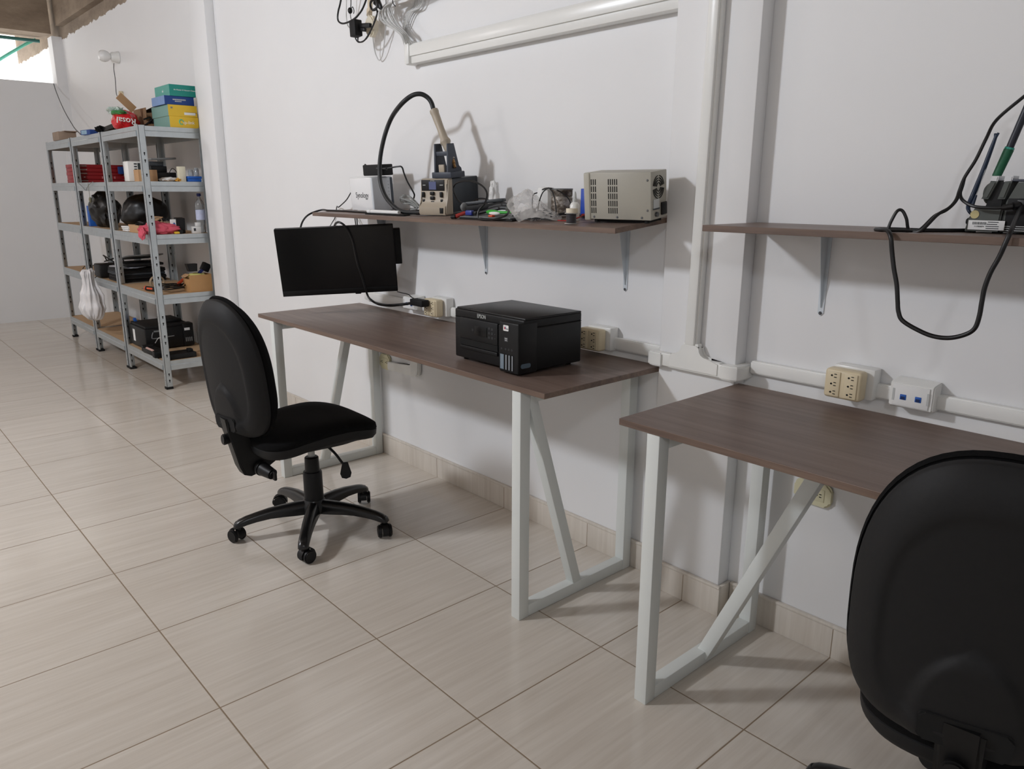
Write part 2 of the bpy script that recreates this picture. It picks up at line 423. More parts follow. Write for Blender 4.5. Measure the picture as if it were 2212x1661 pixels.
# vertical duct on the column, T piece and corner elbows around the column
t = thing('wall_duct', 'white vertical duct running up the column between the two desks', 'cable trunking', (.452, -.057, .84))
part('channel', B().bar((.452, -.069, .845), (.478, -.069, 3.14), .040, .022, up=(0, 1, 0), bev=.002), M_PVC, t)
part('cover', B().bar((.4515, -.0825, .845), (.4775, -.0825, 3.14), .034, .014, up=(0, 1, 0), bev=.006), M_PVC, t)
t = thing('trunking_joint', 'white trunking T piece wrapped around the column below the vertical duct', 'cable trunking', (.45, -.06, .765))
bT = B(); pol = [(-.075, -.022), (.105, -.022), (.105, .020), (.064, .020), (.050, .0225), (.038, .029), (.031, .039), (.0275, .052), (.0275, .064), (-.024, .064), (-.024, .052), (-.0275, .039), (-.035, .029), (-.047, .0225), (-.06, .020), (-.075, .020)]
bT.prism(pol, frame((.452, -.0575, .788), (1, 0, 0), (0, 0, 1)), .030, bev=.005)
part('tee', bT, M_PVC, t)
part('sleeve', B().box((.355, -.071, .787), (.06, .027, .040), bev=.004), M_PVC, t); part('sleeve', B().box((.56, -.071, .785), (.02, .027, .040), bev=.004), M_PVC, t)
for nm, poly in (('elbow', [(.318, -.058), (.318, 0), (.298, 0), (.293, -.06), (.299, -.083), (.32, -.091), (.352, -.091), (.352, -.058)]),
                 ('elbow', [(.5945, -.058), (.5945, 0), (.618, 0), (.622, -.06), (.616, -.083), (.597, -.092), (.565, -.092), (.565, -.058)])):
    part(nm, B().prism(poly, Matrix.Translation((0, 0, .763)), .043, bev=.004), M_PVC, t)

# ================================================================== OUTLETS
def slots(b, cx, cz, y, mi, s=1., horiz=False):
    if horiz:
        b.box((cx + .006 * s, y, cz + .005 * s), (.008 * s, .002, .0022 * s), mi=mi).box((cx + .006 * s, y, cz - .005 * s), (.008 * s, .002, .0022 * s), mi=mi)
        b.cyl((cx - .006 * s, y + .001, cz), (cx - .006 * s, y - .001, cz), .003 * s, n=12, mi=mi)
    else:
        b.box((cx - .005 * s, y, cz + .004 * s), (.0022 * s, .002, .008 * s), mi=mi).box((cx + .005 * s, y, cz + .004 * s), (.0022 * s, .002, .008 * s), mi=mi)
        b.cyl((cx, y + .001, cz - .008 * s), (cx, y - .001, cz - .008 * s), .003 * s, n=12, mi=mi)
def six_tap(x0, x1, z0, z1, label, boxx):
    cx, cz = (x0 + x1) / 2, (z0 + z1) / 2
    t = thing('surface_box', 'white surface wall box behind ' + boxx, 'wall box', (cx + .012, 0, z0))
    part('back_box', B().box((cx + .008, -.022, cz + .002), (x1 - x0 + .012, .042, z1 - z0 + .004), bev=.005), M_PVC, t)
    t = thing('outlet_tap', label, 'multi outlet', (cx, -.045, z0))
    part('housing', B().box((cx, -.066, cz), (x1 - x0, .040, z1 - z0), bev=.009, seg=3), M_CREAM, t)
    b = B().box((cx - .022, -.087, cz), (.034, .004, z1 - z0 - .012), bev=.002).box((cx + .022, -.087, cz), (.034, .004, z1 - z0 - .012), bev=.002)
    for sx in (-.022, .022):
        for k in (-1, 0, 1): slots(b, cx + sx, cz + k * .022, -.0892, 1, .78, True)
    part('socket_face', b, [M_CREAM, M_HOLE], t)
    return t
six_tap(.872, .967, .775, .852, 'cream six way outlet tap nearest the camera, above the right desk', 'the cream tap on the right desk')
t6 = six_tap(.0, .092, .767, .841, 'cream six way outlet tap partly hidden behind the black printer', 'the cream tap beside the printer')
six_tap(-.912, -.82, .770, .845, 'cream six way outlet tap with a black adapter in it, left desk', 'the cream tap holding the black adapter')
b = B().box((.952, -.0865, .815), (.012, .002, .036))
part('paper_label', b, M_WHITE, [o for o in bpy.data.objects if o.name == 'outlet_tap'][0])
def net_box(x0, x1, z0, z1, label, jacks):
    cx, cz = (x0 + x1) / 2, (z0 + z1) / 2
    t = thing('network_box', label, 'network outlet', (cx, 0, z0))
    b = B(); P = [(-.003, z0 - .003), (-.003, z1 + .004), (-.044, z1), (-.050, z1 - .004), (-.050, z0 + .004), (-.044, z0)]
    b.prism(P, frame((x0, 0, 0), (0, 1, 0), (0, 0, 1)), x1 - x0, bev=.003)
    part('housing', b, M_PVC, t)
    b = B().box((cx, -.0515, cz), (x1 - x0 - .018, .003, z1 - z0 - .012), bev=.001)
    part('face_plate', b, M_WHITE, t)
    for k, c in enumerate(jacks):
        b = B().box((cx + c, -.053, cz - .004), (.0145, .003, .0135), bev=.001)
        b.box((cx + c, -.0547, cz - .006), (.009, .001, .007), mi=1)
        part('jack', b, [M_BLUE, mat('deep_blue', (10, 40, 90), .5)], t, label='blue network jack')
    for q in (-.040, .040): part('label_window', B().box((cx + q, -.0532, cz), (.005, .001, .03)), M_LGREY, t)
    return t
net_box(1.024, 1.126, .776, .841, 'white network wall box with two blue jacks above the right desk', (-.017, .018))
tN = net_box(-1.124, -1.015, .772, .832, 'white network wall box behind the cables at the left desk', (-.017, .018))
def plate(x0, x1, z0, z1, label):
    cx, cz = (x0 + x1) / 2, (z0 + z1) / 2
    t = thing('duplex_outlet', label, 'wall outlet', (cx, 0, z0))
    part('cover_plate', B().prism(rrect(x1 - x0, z1 - z0, .018), frame((cx, 0, cz), (1, 0, 0), (0, 0, 1)), .013, bev=.005), M_IVORY, t)
    b = B().box((cx, -.0135, cz), ((x1 - x0) * .66, .003, (z1 - z0) * .55), bev=.003)
    for k in (-.02, .02): slots(b, cx + k, cz, -.0154, 1, .8, True)
    part('socket_face', b, [M_IVORY, M_HOLE], t)
plate(.785, .893, .440, .506, 'ivory double wall outlet below the right desk top')
plate(-1.40, -1.312, .443, .516, 'ivory double wall outlet below the left desk top')
# J shaped white conduit under the left desk
b = B(); pol = [(-1.318, .449), (-1.318, .487), (-1.128, .499), (-1.116, .506), (-1.112, .56), (-1.058, .56), (-1.058, .49), (-1.064, .465), (-1.085, .453)]
b.prism(pol, frame((0, -.001, 0), (1, 0, 0), (0, 0, 1)), .022, bev=.004)
solo('conduit_elbow', b, M_PVC, 'white flat conduit turning upward on the wall under the left desk', 'cable trunking')

# ================================================================== DESKS
def brace_pts(fx, p, q):
    a, b_ = at(*p, 'x', fx), at(*q, 'x', fx)
    return (a.y, a.z), (b_.y, b_.z)
def desk(x0, x1, yf, yb, frames, label):
    t = thing('work_desk', label, 'desk', ((x0 + x1) / 2, (yf + yb) / 2, 0))
    b = B().box(((x0 + x1) / 2, (yf + yb) / 2, .7415), (x1 - x0, yb - yf, .017), bev=.0012, seg=1)
    for f in b.bm.faces:
        if abs(f.normal.z) < .5: f.material_index = 1
    part('desktop', b, [M_WOOD, M_EDGE], t)
    for fx, ff, fb, br in frames:
        w = .0375; cx = fx - w / 2; zt = .7325
        part('leg', B().box((cx, ff + .02, zt / 2), (w, .04, zt), bev=.0025), M_LEG, t)
        part('leg', B().box((cx, fb - .02, zt / 2), (w, .04, zt), bev=.0025), M_LEG, t)
        part('foot_rail', B().box((cx, (ff + fb) / 2, .0205), (w - .001, fb - ff - .08, .039), bev=.0025), M_LEG, t)
        part('top_rail', B().box((cx, (ff + fb) / 2, zt - .02), (w - .001, fb - ff - .08, .039), bev=.0025), M_LEG, t)
        if br:
            (ya, za), (yb_, zb) = br
            part('brace', B().bar((cx, ya, za), (cx, yb_, zb), w - .003, .036, up=(0, 1, 0), bev=.0025), M_LEG, t)
        else:                               # this frame's brace runs sideways under the desk top
            part('brace', B().bar((cx + .005, -.29, .022), (1.022, -.29, .735), .037, .036, up=(0, 1, 0), bev=.0025), M_LEG, t)
    return t
br1R = ((-.496, .70), (-.285, .035)); br1L = ((-.16, .70), (-.33, .035)); br2L = None
desk(-1.5438, .311, -.5509, -.024, [(.2108, -.5481, -.016, br1R), (-1.395, -.5481, -.016, br1L)], 'left work desk with a dark wood top, carrying the black printer')
desk(.5985, 2.45, -.5752, -.0404, [(.7216, -.5725, -.0382, br2L), (2.36, -.5725, -.0382, br1R)], 'right work desk with a dark wood top, nearest the camera')

# ================================================================== WALL SHELVES
def zs(x, y):                        # top of the left shelf: it sags towards its front edge
    k = min(1, max(0, (x + 1.48) / 1.8))
    zb = 1.2105 + .009 * k; zf = 1.1932 - .004 * k
    return zb + (zb - zf) / .285 * y
def tilt(x):
    k = min(1, max(0, (x + 1.48) / 1.8))
    return math.atan((.0173 + .013 * k) / .285)
def bracket(t, x, zt, sc=1.):
    b = B(); d, h = .045 * sc, .215
    b.prism([(-.011, 0), (.011, 0), (.008, -h), (0, -h - .008), (-.008, -h)], frame((x, -.0005, zt), (1, 0, 0), (0, 0, 1)), .0022)
    b.prism([(0, 0), (-d, 0), (-d, -.006), (-.006, -h * .93), (0, -h * .93)], frame((x - .0008, -.0005, zt), (0, 1, 0), (0, 0, 1)), .0016)
    b.box((x, -.09, zt - .0012), (.022, .18, .002))
    o = part('bracket', b, M_ZINC, t)
    for zz, xx in ((zt - h, 0), (zt - .014, -.006), (zt - .010, .006)):
        part('screw', B().lathe([(.0045, 0), (.0045, .002), (.002, .004)], frame((x + xx, -.0027, zz), (1, 0, 0), (0, 0, 1)), 10), M_SCREW, o)
t = thing('wall_shelf', 'left wall shelf of dark wood, loaded with tools and electronics', 'shelf', (-.58, -.14, 1.19))
b = B(); n = 12
xs = [-1.479 + (.3165 + 1.479) * i / n for i in range(n + 1)]
def sv(x, y, dz): return b.bm.verts.new(V((x, y, zs(x, y) + dz)))
up_ = [(sv(x, -.2855, 0), sv(x, -.003, 0)) for x in xs]; dn_ = [(sv(x, -.2855, -.015), sv(x, -.003, -.015)) for x in xs]
for i in range(n):
    b.bm.faces.new((up_[i][0], up_[i + 1][0], up_[i + 1][1], up_[i][1]))
    b.bm.faces.new((dn_[i][1], dn_[i + 1][1], dn_[i + 1][0], dn_[i][0]))
    f = b.bm.faces.new((dn_[i][0], dn_[i + 1][0], up_[i + 1][0], up_[i][0])); f.material_index = 1
    b.bm.faces.new((up_[i][1], up_[i + 1][1], dn_[i + 1][1], dn_[i][1])).material_index = 1
for i in (0, n):
    b.bm.faces.new((dn_[i][1], dn_[i][0], up_[i][0], up_[i][1])).material_index = 1
part('board', b, [M_WOOD, M_EDGE], t)
for x in (-1.33, -.592, .127): bracket(t, x, zs(x, -.06) - .022)
t = thing('wall_shelf', 'right wall shelf of dark wood, holding the soldering station', 'shelf', (1.5, -.14, 1.19))
b = B().box((1.52, -.1375, 1.2001), (1.844, .271, .016), bev=.001, seg=1)
for f in b.bm.faces:
    if abs(f.normal.z) < .5: f.material_index = 1
part('board', b, [M_WOOD, M_EDGE], t)
for x in (.803, 1.6, 2.3): bracket(t, x, 1.1915)
# ================================================================== OFFICE CHAIRS
def loft(b, rings, mi=0, caps=True):
    before = set(b.bm.faces)
    R = [[b.bm.verts.new(V(p)) for p in r] for r in rings]; n = len(R[0])
    for p, q in zip(R, R[1:]):
        for k in range(n): b.bm.faces.new((p[k], p[(k + 1) % n], q[(k + 1) % n], q[k]))
    if caps: b.bm.faces.new(R[0][::-1]); b.bm.faces.new(R[-1])
    b._fin(before, mi); return b
def sup(t, n): 
    c, s = math.cos(t), math.sin(t)
    return math.copysign(abs(c) ** (2 / n), c), math.copysign(abs(s) ** (2 / n), s)
BZ = Matrix.Rotation(.16, 3, 'Z'); BX = BZ @ V((1, 0, 0))
BO, BV, BN = V((0, -.293, .682)), BZ @ V((0, -math.sin(.098), math.cos(.098))), BZ @ V((0, -math.cos(.098), -math.sin(.098)))
HA, HU, HL, VC = .181, .278, .212, -.0264
def outline(th):
    c, s = sup(th, 2.354 if math.sin(th) > 0 else 3.6)
    return c * HA, s * (HU if s > 0 else HL)
def backp(th, rho, d, gx=1.):
    x, v = outline(th); x *= rho * gx; v *= rho * (1 + (gx - 1) * .7)
    return BO + BX * x + BV * (v + VC) + BN * (d - .030 * (x / HA) ** 2)
def sst(a, b_, x):
    t = min(1, max(0, (x - a) / (b_ - a))); return t * t * (3 - 2 * t)
NT = 64
def make_chair(label):
    t = thing('office_chair', label, 'chair', (0, 0, 0))
    # rear shell of the backrest
    def dep(r, th):
        x, v = outline(th); x *= r; v *= r
        d = .030 * (1 - max(0, (r - .72) / .28) ** 2.6) - .0045 * (1 - sst(.70, .76, r))
        e = (x / .085) ** 2 + (max(0, v + .16) / .145) ** 2          # raised arch above the bracket slot
        d += .012 * (1 - sst(.75, 1.0, e)) * sst(.0, .04, .215 + v)
        return d
    b = B(); rs = [.0, .06, .12, .18, .24, .30, .36, .42, .47, .52, .56, .60, .64, .67, .70, .73, .76, .80, .85, .9, .94, .97, .99, 1.]
    rings = [[backp(2 * PI * k / NT, max(r, .002), dep(r, 2 * PI * k / NT)) for k in range(NT)] for r in rs]
    rings += [[backp(2 * PI * k / NT, 1., -.012) for k in range(NT)], [backp(2 * PI * k / NT, .9, -.014) for k in range(NT)]]
    loft(b, rings)
    sh = part('back_shell', b, M_BLKM, t, local=True, sharp=50)
    b = B(); fr = frame(BO + BV * -.182 + BN * .014, BX, BV)
    b.prism(rrect(.126, .050, .010), fr, .0262, bev=.003)
    part('bracket_slot', b, M_HOLE, sh, local=True)
    # cushion
    b = B(); ra = [.0, .3, .55, .75, .86, .92, .96, .985, 1.]
    rings = [[backp(2 * PI * k / NT, max(r, .002), -.016 - .058 * (1 - r ** 11) - .006 * (1 - r), 1.015) for k in range(NT)] for r in ra]
    rings.append([backp(2 * PI * k / NT, 1.03, -.024) for k in range(NT)]); rings.append([backp(2 * PI * k / NT, .97, -.012) for k in range(NT)])
    loft(b, rings)
    part('back_cushion', b, M_FAB, t, local=True, sharp=60)
    # seat
    SA, SB, SY = .202, .232, -.008
    def seatp(th, rho, z, g=1.):
        c, s = sup(th, 3.7)
        return V((c * SA * rho * g * (1 - .07 * max(0, .35 - s) / 1.35), SY + s * SB * rho * g, z))
    def ztop(x, y, r):
        q = (y - SY) / SB
        return .462 + .016 * math.cos(q * 2.2 - .5) * (.45 + .55 * (x / SA) ** 2) - .028 * max(0, q - .25) ** 2 - .014 * max(0, -q - .4) - .020 * r ** 7
    b = B(); rings = []
    for r in (.0, .2, .4, .6, .75, .86, .93, .97, .99, 1.):
        ring = []
        for k in range(NT):
            p = seatp(2 * PI * k / NT, max(r, .003), 0); p.z = ztop(p.x, p.y, r); ring.append(p)
        rings.append(ring)
    def zr(th):
        p = seatp(th, 1., 0); return ztop(p.x, p.y, 1.) - .012
    rings.append([seatp(2 * PI * k / NT, 1.012, zr(2 * PI * k / NT) - .004) for k in range(NT)])
    rings.append([seatp(2 * PI * k / NT, .98, zr(2 * PI * k / NT) - .012) for k in range(NT)])
    loft(b, rings); part('seat_cushion', b, M_FAB, t, local=True, sharp=60)
    b = B(); rings = []
    for r, dz in ((.985, -.006), (1.008, -.010), (1.0, -.030), (.955, -.044), (.86, -.050)):
        rings.append([seatp(2 * PI * k / NT, r, zr(2 * PI * k / NT) + dz) for k in range(NT)])
    rings.append([seatp(2 * PI * k / NT, .72, .372) for k in range(NT)]); rings.append([seatp(2 * PI * k / NT, .4, .366) for k in range(NT)])
    loft(b, rings); part('seat_shell', b, M_BLKM, t, local=True, sharp=50)
    part('seat_plate', B().box((0, -.02, .358), (.12, .2, .022), bev=.006), M_BLK, t, local=True)
    # back bracket, knobs, lever
    pol = [(-.322, .515), (-.316, .47), (-.284, .33), (-.27, .298), (-.245, .288), (-.212, .296), (-.19, .318), (-.155, .338), (-.06, .352), (-.06, .372), (-.16, .366), (-.215, .372), (-.240, .40), (-.268, .52)]
    b = B().prism(pol, Matrix(((0, 0, 1, -.032), (1, 0, 0, 0), (0, 1, 0, 0), (0, 0, 0, 1))), .064, bev=.008)
    br = part('back_bracket', b, M_BLK, t, local=True)
    part('tilt_knob', B().cyl((.03, -.215, .318), (.05, -.21, .315), .028, .028, 20, bev=.004).cyl((.045, -.212, .316), (.105, -.196, .305), .026, .019, 20, bev=.005).box((.108, -.195, .304), (.03, .012, .036), bev=.005), M_BLK, t, local=True)
    part('height_knob', B().cyl((0, -.285, .436), (0, -.328, .438), .013, .021, 18, bev=.004), M_BLK, t, local=True)
    b = B().tube([(.05, .02, .372), (.10, .045, .335), (.135, .06, .298)], .005, 8)
    lv = part('lever', b, M_BLK, t, local=True)
    fr = frame((.146, .066, .272), (.35, .94, 0), (.30, .16, -.94))
    part('lever_paddle', B().prism([(-.010, -.030), (.010, -.030), (.021, .012), (.016, .028), (0, .033), (-.016, .028), (-.021, .012)], fr @ Matrix.Translation((0, 0, -.006)), .012, bev=.004), M_BLK, lv, local=True)
    # gas lift and star base
    part('gas_piston', B().cyl((0, 0, .29), (0, 0, .352), .0135), M_LGREY, t, local=True, label='pale metal piston')
    part('gas_lift', B().lathe([(.037, .10), (.036, .238), (.034, .242), (.028, .243), (.0265, .298), (.022, .302)]), M_BLK, t, local=True)
    b = B().lathe([(.044, .075), (.050, .082), (.050, .108), (.040, .125), (.038, .130)])
    for a in (-106.3, -34.3, 37.7, 109.7, 181.7):
        d = V((math.cos(math.radians(a)), math.sin(math.radians(a)), 0)); n_ = V((-d.y, d.x, 0)); rings = []
        for q, zt, hw, h in ((.030, .126, .026, .052), (.07, .125, .025, .050), (.12, .122, .0235, .044), (.17, .116, .022, .037), (.22, .106, .0205, .032), (.255, .098, .020, .030), (.280, .089, .0195, .028), (.296, .078, .0175, .019), (.302, .068, .012, .008)):
            sec = [(-1, -.95), (-.96, -.45), (-.72, -.12), (-.3, 0), (.3, 0), (.72, -.12), (.96, -.45), (1, -.95), (.8, -1), (-.8, -1)]
            rings.append([d * q + n_ * (sx * hw) + V((0, 0, zt + sz * h)) for sx, sz in sec])
        loft(b, rings)
    part('star_base', b, mat('satin_black_plastic', (20, 20, 21), .28, var=.1), t, local=True, sharp=45)
    for a, cy in ((-106.3, 200), (-34.3, 100), (37.7, -20), (109.7, 150), (181.7, 240)):
        d = V((math.cos(math.radians(a)), math.sin(math.radians(a)), 0)) * .285
        c = math.radians(cy); f = V((math.cos(c), math.sin(c), 0)); s = V((-f.y, f.x, 0)); ctr = d + f * .012 + V((0, 0, .0265))
        b = B().cyl(d + V((0, 0, .045)), d + V((0, 0, .082)), .009)
        # hood: a half barrel over the wheels
        rings = []
        for k in range(9):
            al = -.35 + (PI + .5) * k / 8
            rings.append([ctr + s * w + f * (math.cos(al) * rr) + V((0, 0, math.sin(al) * rr)) for w, rr in ((-.012, .0275), (-.012, .0305), (.012, .0305), (.012, .0275))])
        loft(b, rings); 
        cs = part('caster', b, M_BLK, t, local=True)
        for sg in (-1, 1):
            part('wheel', B().cyl(ctr + s * (sg * .0125), ctr + s * (sg * .026), .0262, .0245, 22, bev=.003), M_BLK, cs, local=True)
    return t
ch = make_chair('black office chair on five casters standing in front of the left desk')
ch.location = (-.808, -.70, 0); ch.rotation_euler = (0, 0, -.03); ROOTM[ch.name] = Matrix.Translation(ch.location)
ch2 = copy_tree(ch); ch2['label'] = 'black office chair cut off by the right edge, its back towards the camera'
ch2.location = (1.440, -.499, 0); ch2.rotation_euler = (0, 0, .128)

# ================================================================== PRINTER on the left desk
YF = -.455; ZD = .7505
def pp(a, b_, y=YF, k=.144665): return at(960 + a * k, 640 + b_ * k, 'y', y)
pr = thing('printer', 'black inkjet printer with white sticker and ink tank windows on the left desk', 'printer', (-.045, -.33, ZD))
x0, x1 = -.2125, .1235
b = B().box(((x0 + x1) / 2, -.33, ZD + .0755), (x1 - x0, .25, .1335), bev=.005, seg=3)
part('body', b, M_BLK, pr)
for fx, fy in ((x0 + .03, -.43), (x1 - .03, -.43), (x0 + .03, -.235), (x1 - .03, -.235)):
    part('foot', B().cyl((fx, fy, ZD + .0005), (fx, fy, ZD + .01), .010, n=14), M_HOLE, pr)
b = B().box(((x0 + x1) / 2, -.33, ZD + .1545), (x1 - x0 - .001, .249, .0265), bev=.004, seg=3)
part('scanner_unit', b, M_BLK, pr)
b = B().box(((x0 + x1) / 2 + .001, -.3275, ZD + .1695), (x1 - x0 - .004, .243, .007), bev=.003, seg=3)
part('scanner_lid', b, mat('lid_satin_black', (24, 24, 25), .34, var=.2, scale=5, spec=.4), pr)
part('seam', B().box(((x0 + x1) / 2, -.33, ZD + .1415), (x1 - x0 - .0005, .2495, .0012)), M_HOLE, pr)
# front: tilted control panel, paper slot, tray
a, c = pp(245, 300), pp(805, 730)
b = B().box(((a.x + c.x) / 2, YF - .001, (a.z + pp(245, 610).z) / 2), (c.x - a.x, .006, a.z - pp(245, 610).z), bev=.002)
cp = part('control_panel', b, mat('panel_black', (21, 22, 24), .4, var=.05, spec=.3), pr)
s0, s1 = pp(470, 415), pp(650, 635)
sw = .034
part('display', B().box(((s0.x + s1.x) / 2, YF - .0045, (s0.z + s1.z) / 2), (s1.x - s0.x, .002, .031), bev=.0007), M_BLKG, cp)
M_GLY = mat('grey_print', (120, 122, 126), .5, var=0)
for q, w_ in (((435, 498), 1), ((682, 480), 1), ((725, 495), 1), ((682, 550), 1), ((725, 558), 1), ((768, 567), 0), ((682, 615), 1), ((727, 624), 1), ((770, 632), 0)):
    p_ = pp(*q); bb = B()
    if w_: bb.tube([p_ + V((.0036 * math.cos(k * PI / 8), -.0044, .0036 * math.sin(k * PI / 8))) for k in range(16)], .00022, 4, closed=True, smooth=False)
    bb.box(p_ + V((0, -.0044, 0)), (.0018, .0006, .0010))
    part('button', bb, M_GLY, cp)
z0_, z1_ = pp(245, 700).z, pp(245, 612).z
part('paper_slot', B().box(((a.x + c.x) / 2, YF - .0012, (z0_ + z1_) / 2), (c.x - a.x, .005, z1_ - z0_)), M_HOLE, pr)
part('paper_tray', B().box(((a.x + c.x) / 2, YF - .002, pp(245, 735).z), (c.x - a.x, .007, .012), bev=.002), M_BLK, pr)
bt = B(); text_mesh(bt, 'EPSON', .0175, frame(pp(556, 305) + V((0, -.0008, 0)), (1, 0, 0), (0, 0, 1)), xs=.80)
part('lettering', bt, M_LGREY, pr, label='pale grey maker lettering')
# ink tank module on the right
m0 = pp(818, 700, -.478).x; YM = -.4785
b = B().box(((m0 + x1 + .001) / 2, (YM - .40) / 2, ZD + .0825), (x1 + .001 - m0, .0785, .155), bev=.0045, seg=3)
it = part('ink_tank_unit', b, M_BLK, pr)
b = B().box(((m0 + x1) / 2, YM + .001, ZD + .147), (x1 - m0 - .006, .014, .014), bev=.006, seg=4)
def pm(a_, b_): return pp(a_, b_, YM)
c0 = pm(920, 475)
bs = B().prism(rrect(.0235, .0175, .0025), frame(c0 + V((0, -.0003, 0)), (1, 0, 0), (0, 0, 1)), .0006)
st = part('sticker', bs, M_WHITE, it, label='white paper sticker with a coloured mark')
bs = B().box(c0 + V((-.006, -.0012, 0)), (.0026, .0004, .0075)).box(c0 + V((-.0035, -.0012, -.001)), (.0022, .0004, .0055), mi=1).box(c0 + V((-.0012, -.0012, .001)), (.0026, .0004, .0072), mi=2)
text_mesh(bs, 'one', .0065, frame(c0 + V((.0056, -.0011, -.0016)), (1, 0, 0), (0, 0, 1)), mi=3)
part('mark', bs, [mat('mark_red', (190, 50, 60), .6, var=0), mat('mark_orange', (220, 110, 70), .6, var=0), mat('mark_blue', (50, 70, 150), .6, var=0), M_GLY], st)
c1 = pm(924, 645)
bs = B().prism(rrect(.0175, .013, .002), frame(c1 + V((0, -.0003, 0)), (1, 0, 0), (0, 0, 1)), .0006)
text_mesh(bs, 'L4260', .0042, frame(c1 + V((0, -.0012, .0025)), (1, 0, 0), (0, 0, 1)), mi=1); text_mesh(bs, 'WiFi', .0042, frame(c1 + V((0, -.0012, -.003)), (1, 0, 0), (0, 0, 1)), mi=1)
part('badge', bs, [mat('badge_grey', (72, 74, 78), .45, var=0), M_WHITE], it)
for q in ((854, 776), (915, 788), (962, 798), (1008, 808)):
    p_ = pm(*q); bb = B().tube([p_ + V((.0026 * math.cos(k * PI / 6), -.0006, .0026 * math.sin(k * PI / 6))) for k in range(12)], .0003, 4, closed=True, smooth=False)
    part('ink_icon', bb, M_GLY, it)
M_INKW = mat('ink_window', (122, 138, 150), .25, var=.05); M_INKP = mat('pale_ink_window', (158, 164, 170), .3, var=.02)
for ax_, bx_, m_ in ((838, 890, M_INKW), (912, 936, M_INKP), (958, 982, M_INKP), (1006, 1026, M_INKP)):
    p0, p1 = pm(ax_, 885), pm(bx_, 1110); zz0, zz1 = ZD + .014, ZD + .060
    bb = B().box(((p0.x + p1.x) / 2 - .001, YM - .0002, (zz0 + zz1) / 2), (p1.x - p0.x + .006, .0012, zz1 - zz0 + .004), mi=1).box(((p0.x + p1.x) / 2, YM - .001, (zz0 + zz1) / 2), ((p1.x - p0.x) * (1. if ax_ < 900 else .62), .001, zz1 - zz0), mi=0)
    part('ink_window', bb, [m_, M_HOLE], it)
pw = at(960 + 1212 * .144665, 640 + 1040 * .144665, 'x', x1 + .0015)
part('side_window', B().prism(rrect(.040, .014, .0065), frame(pw, (0, 1, 0), (0, 0, 1)), .0012), mat('side_ink_window', (84, 102, 116), .25, var=.04), it, label='grey blue ink level window')

# ================================================================== MONITOR on a wall arm under the left shelf
MT = [V(q) for q in ((-1.357, -.534, 1.129), (-1.073, -.123, 1.149), (-1.111, -.081, .856), (-1.395, -.492, .836))]
mc = sum(MT, V()) / 4
MF = frame(mc, MT[1] - MT[0], MT[0] - MT[3])
mo = thing('monitor', 'black flat monitor hanging turned and tilted below the left end of the shelf', 'monitor', mc)
part('housing', B().prism(rrect(.500, .2985, .003), MF @ Matrix.Translation((0, 0, -.022)), .022, bev=.002), M_BLK, mo)
part('back_cover', B().prism(rrect(.34, .20, .02), MF @ Matrix.Translation((0, -.01, -.048)), .028, bev=.01), M_BLK, mo)
part('screen', B().box((0, .0115, .0006), (.494, .268, .0016), mx=MF), mat('screen_off', (7, 7, 9), .32, var=0), mo)
part('lower_bezel', B().box((0, -.1365, .001), (.4995, .0245, .0025), bev=.0008, mx=MF), M_BLK, mo)
part('power_key', B().box((.075, -.151, -.006), (.026, .007, .012), bev=.003, mx=MF), M_BLK, mo)
b = B().box((.195, .038, -.066), (.165, .158, .030), bev=.004, mx=MF)
part('rear_box', b, M_BLK, mo, label='flat black box fixed behind the monitor')
p0, p1 = MF @ V((0, 0, -.05)), V((-1.36, -.012, .90))
b = B().bar(p0, (p0 + p1) / 2 + V((.0, 0, 0)), .03, .04, bev=.004).bar((p0 + p1) / 2, p1, .03, .04, bev=.004).box((-1.36, -.007, .90), (.06, .012, .10), bev=.002)
part('wall_arm', b, M_BLK, mo)
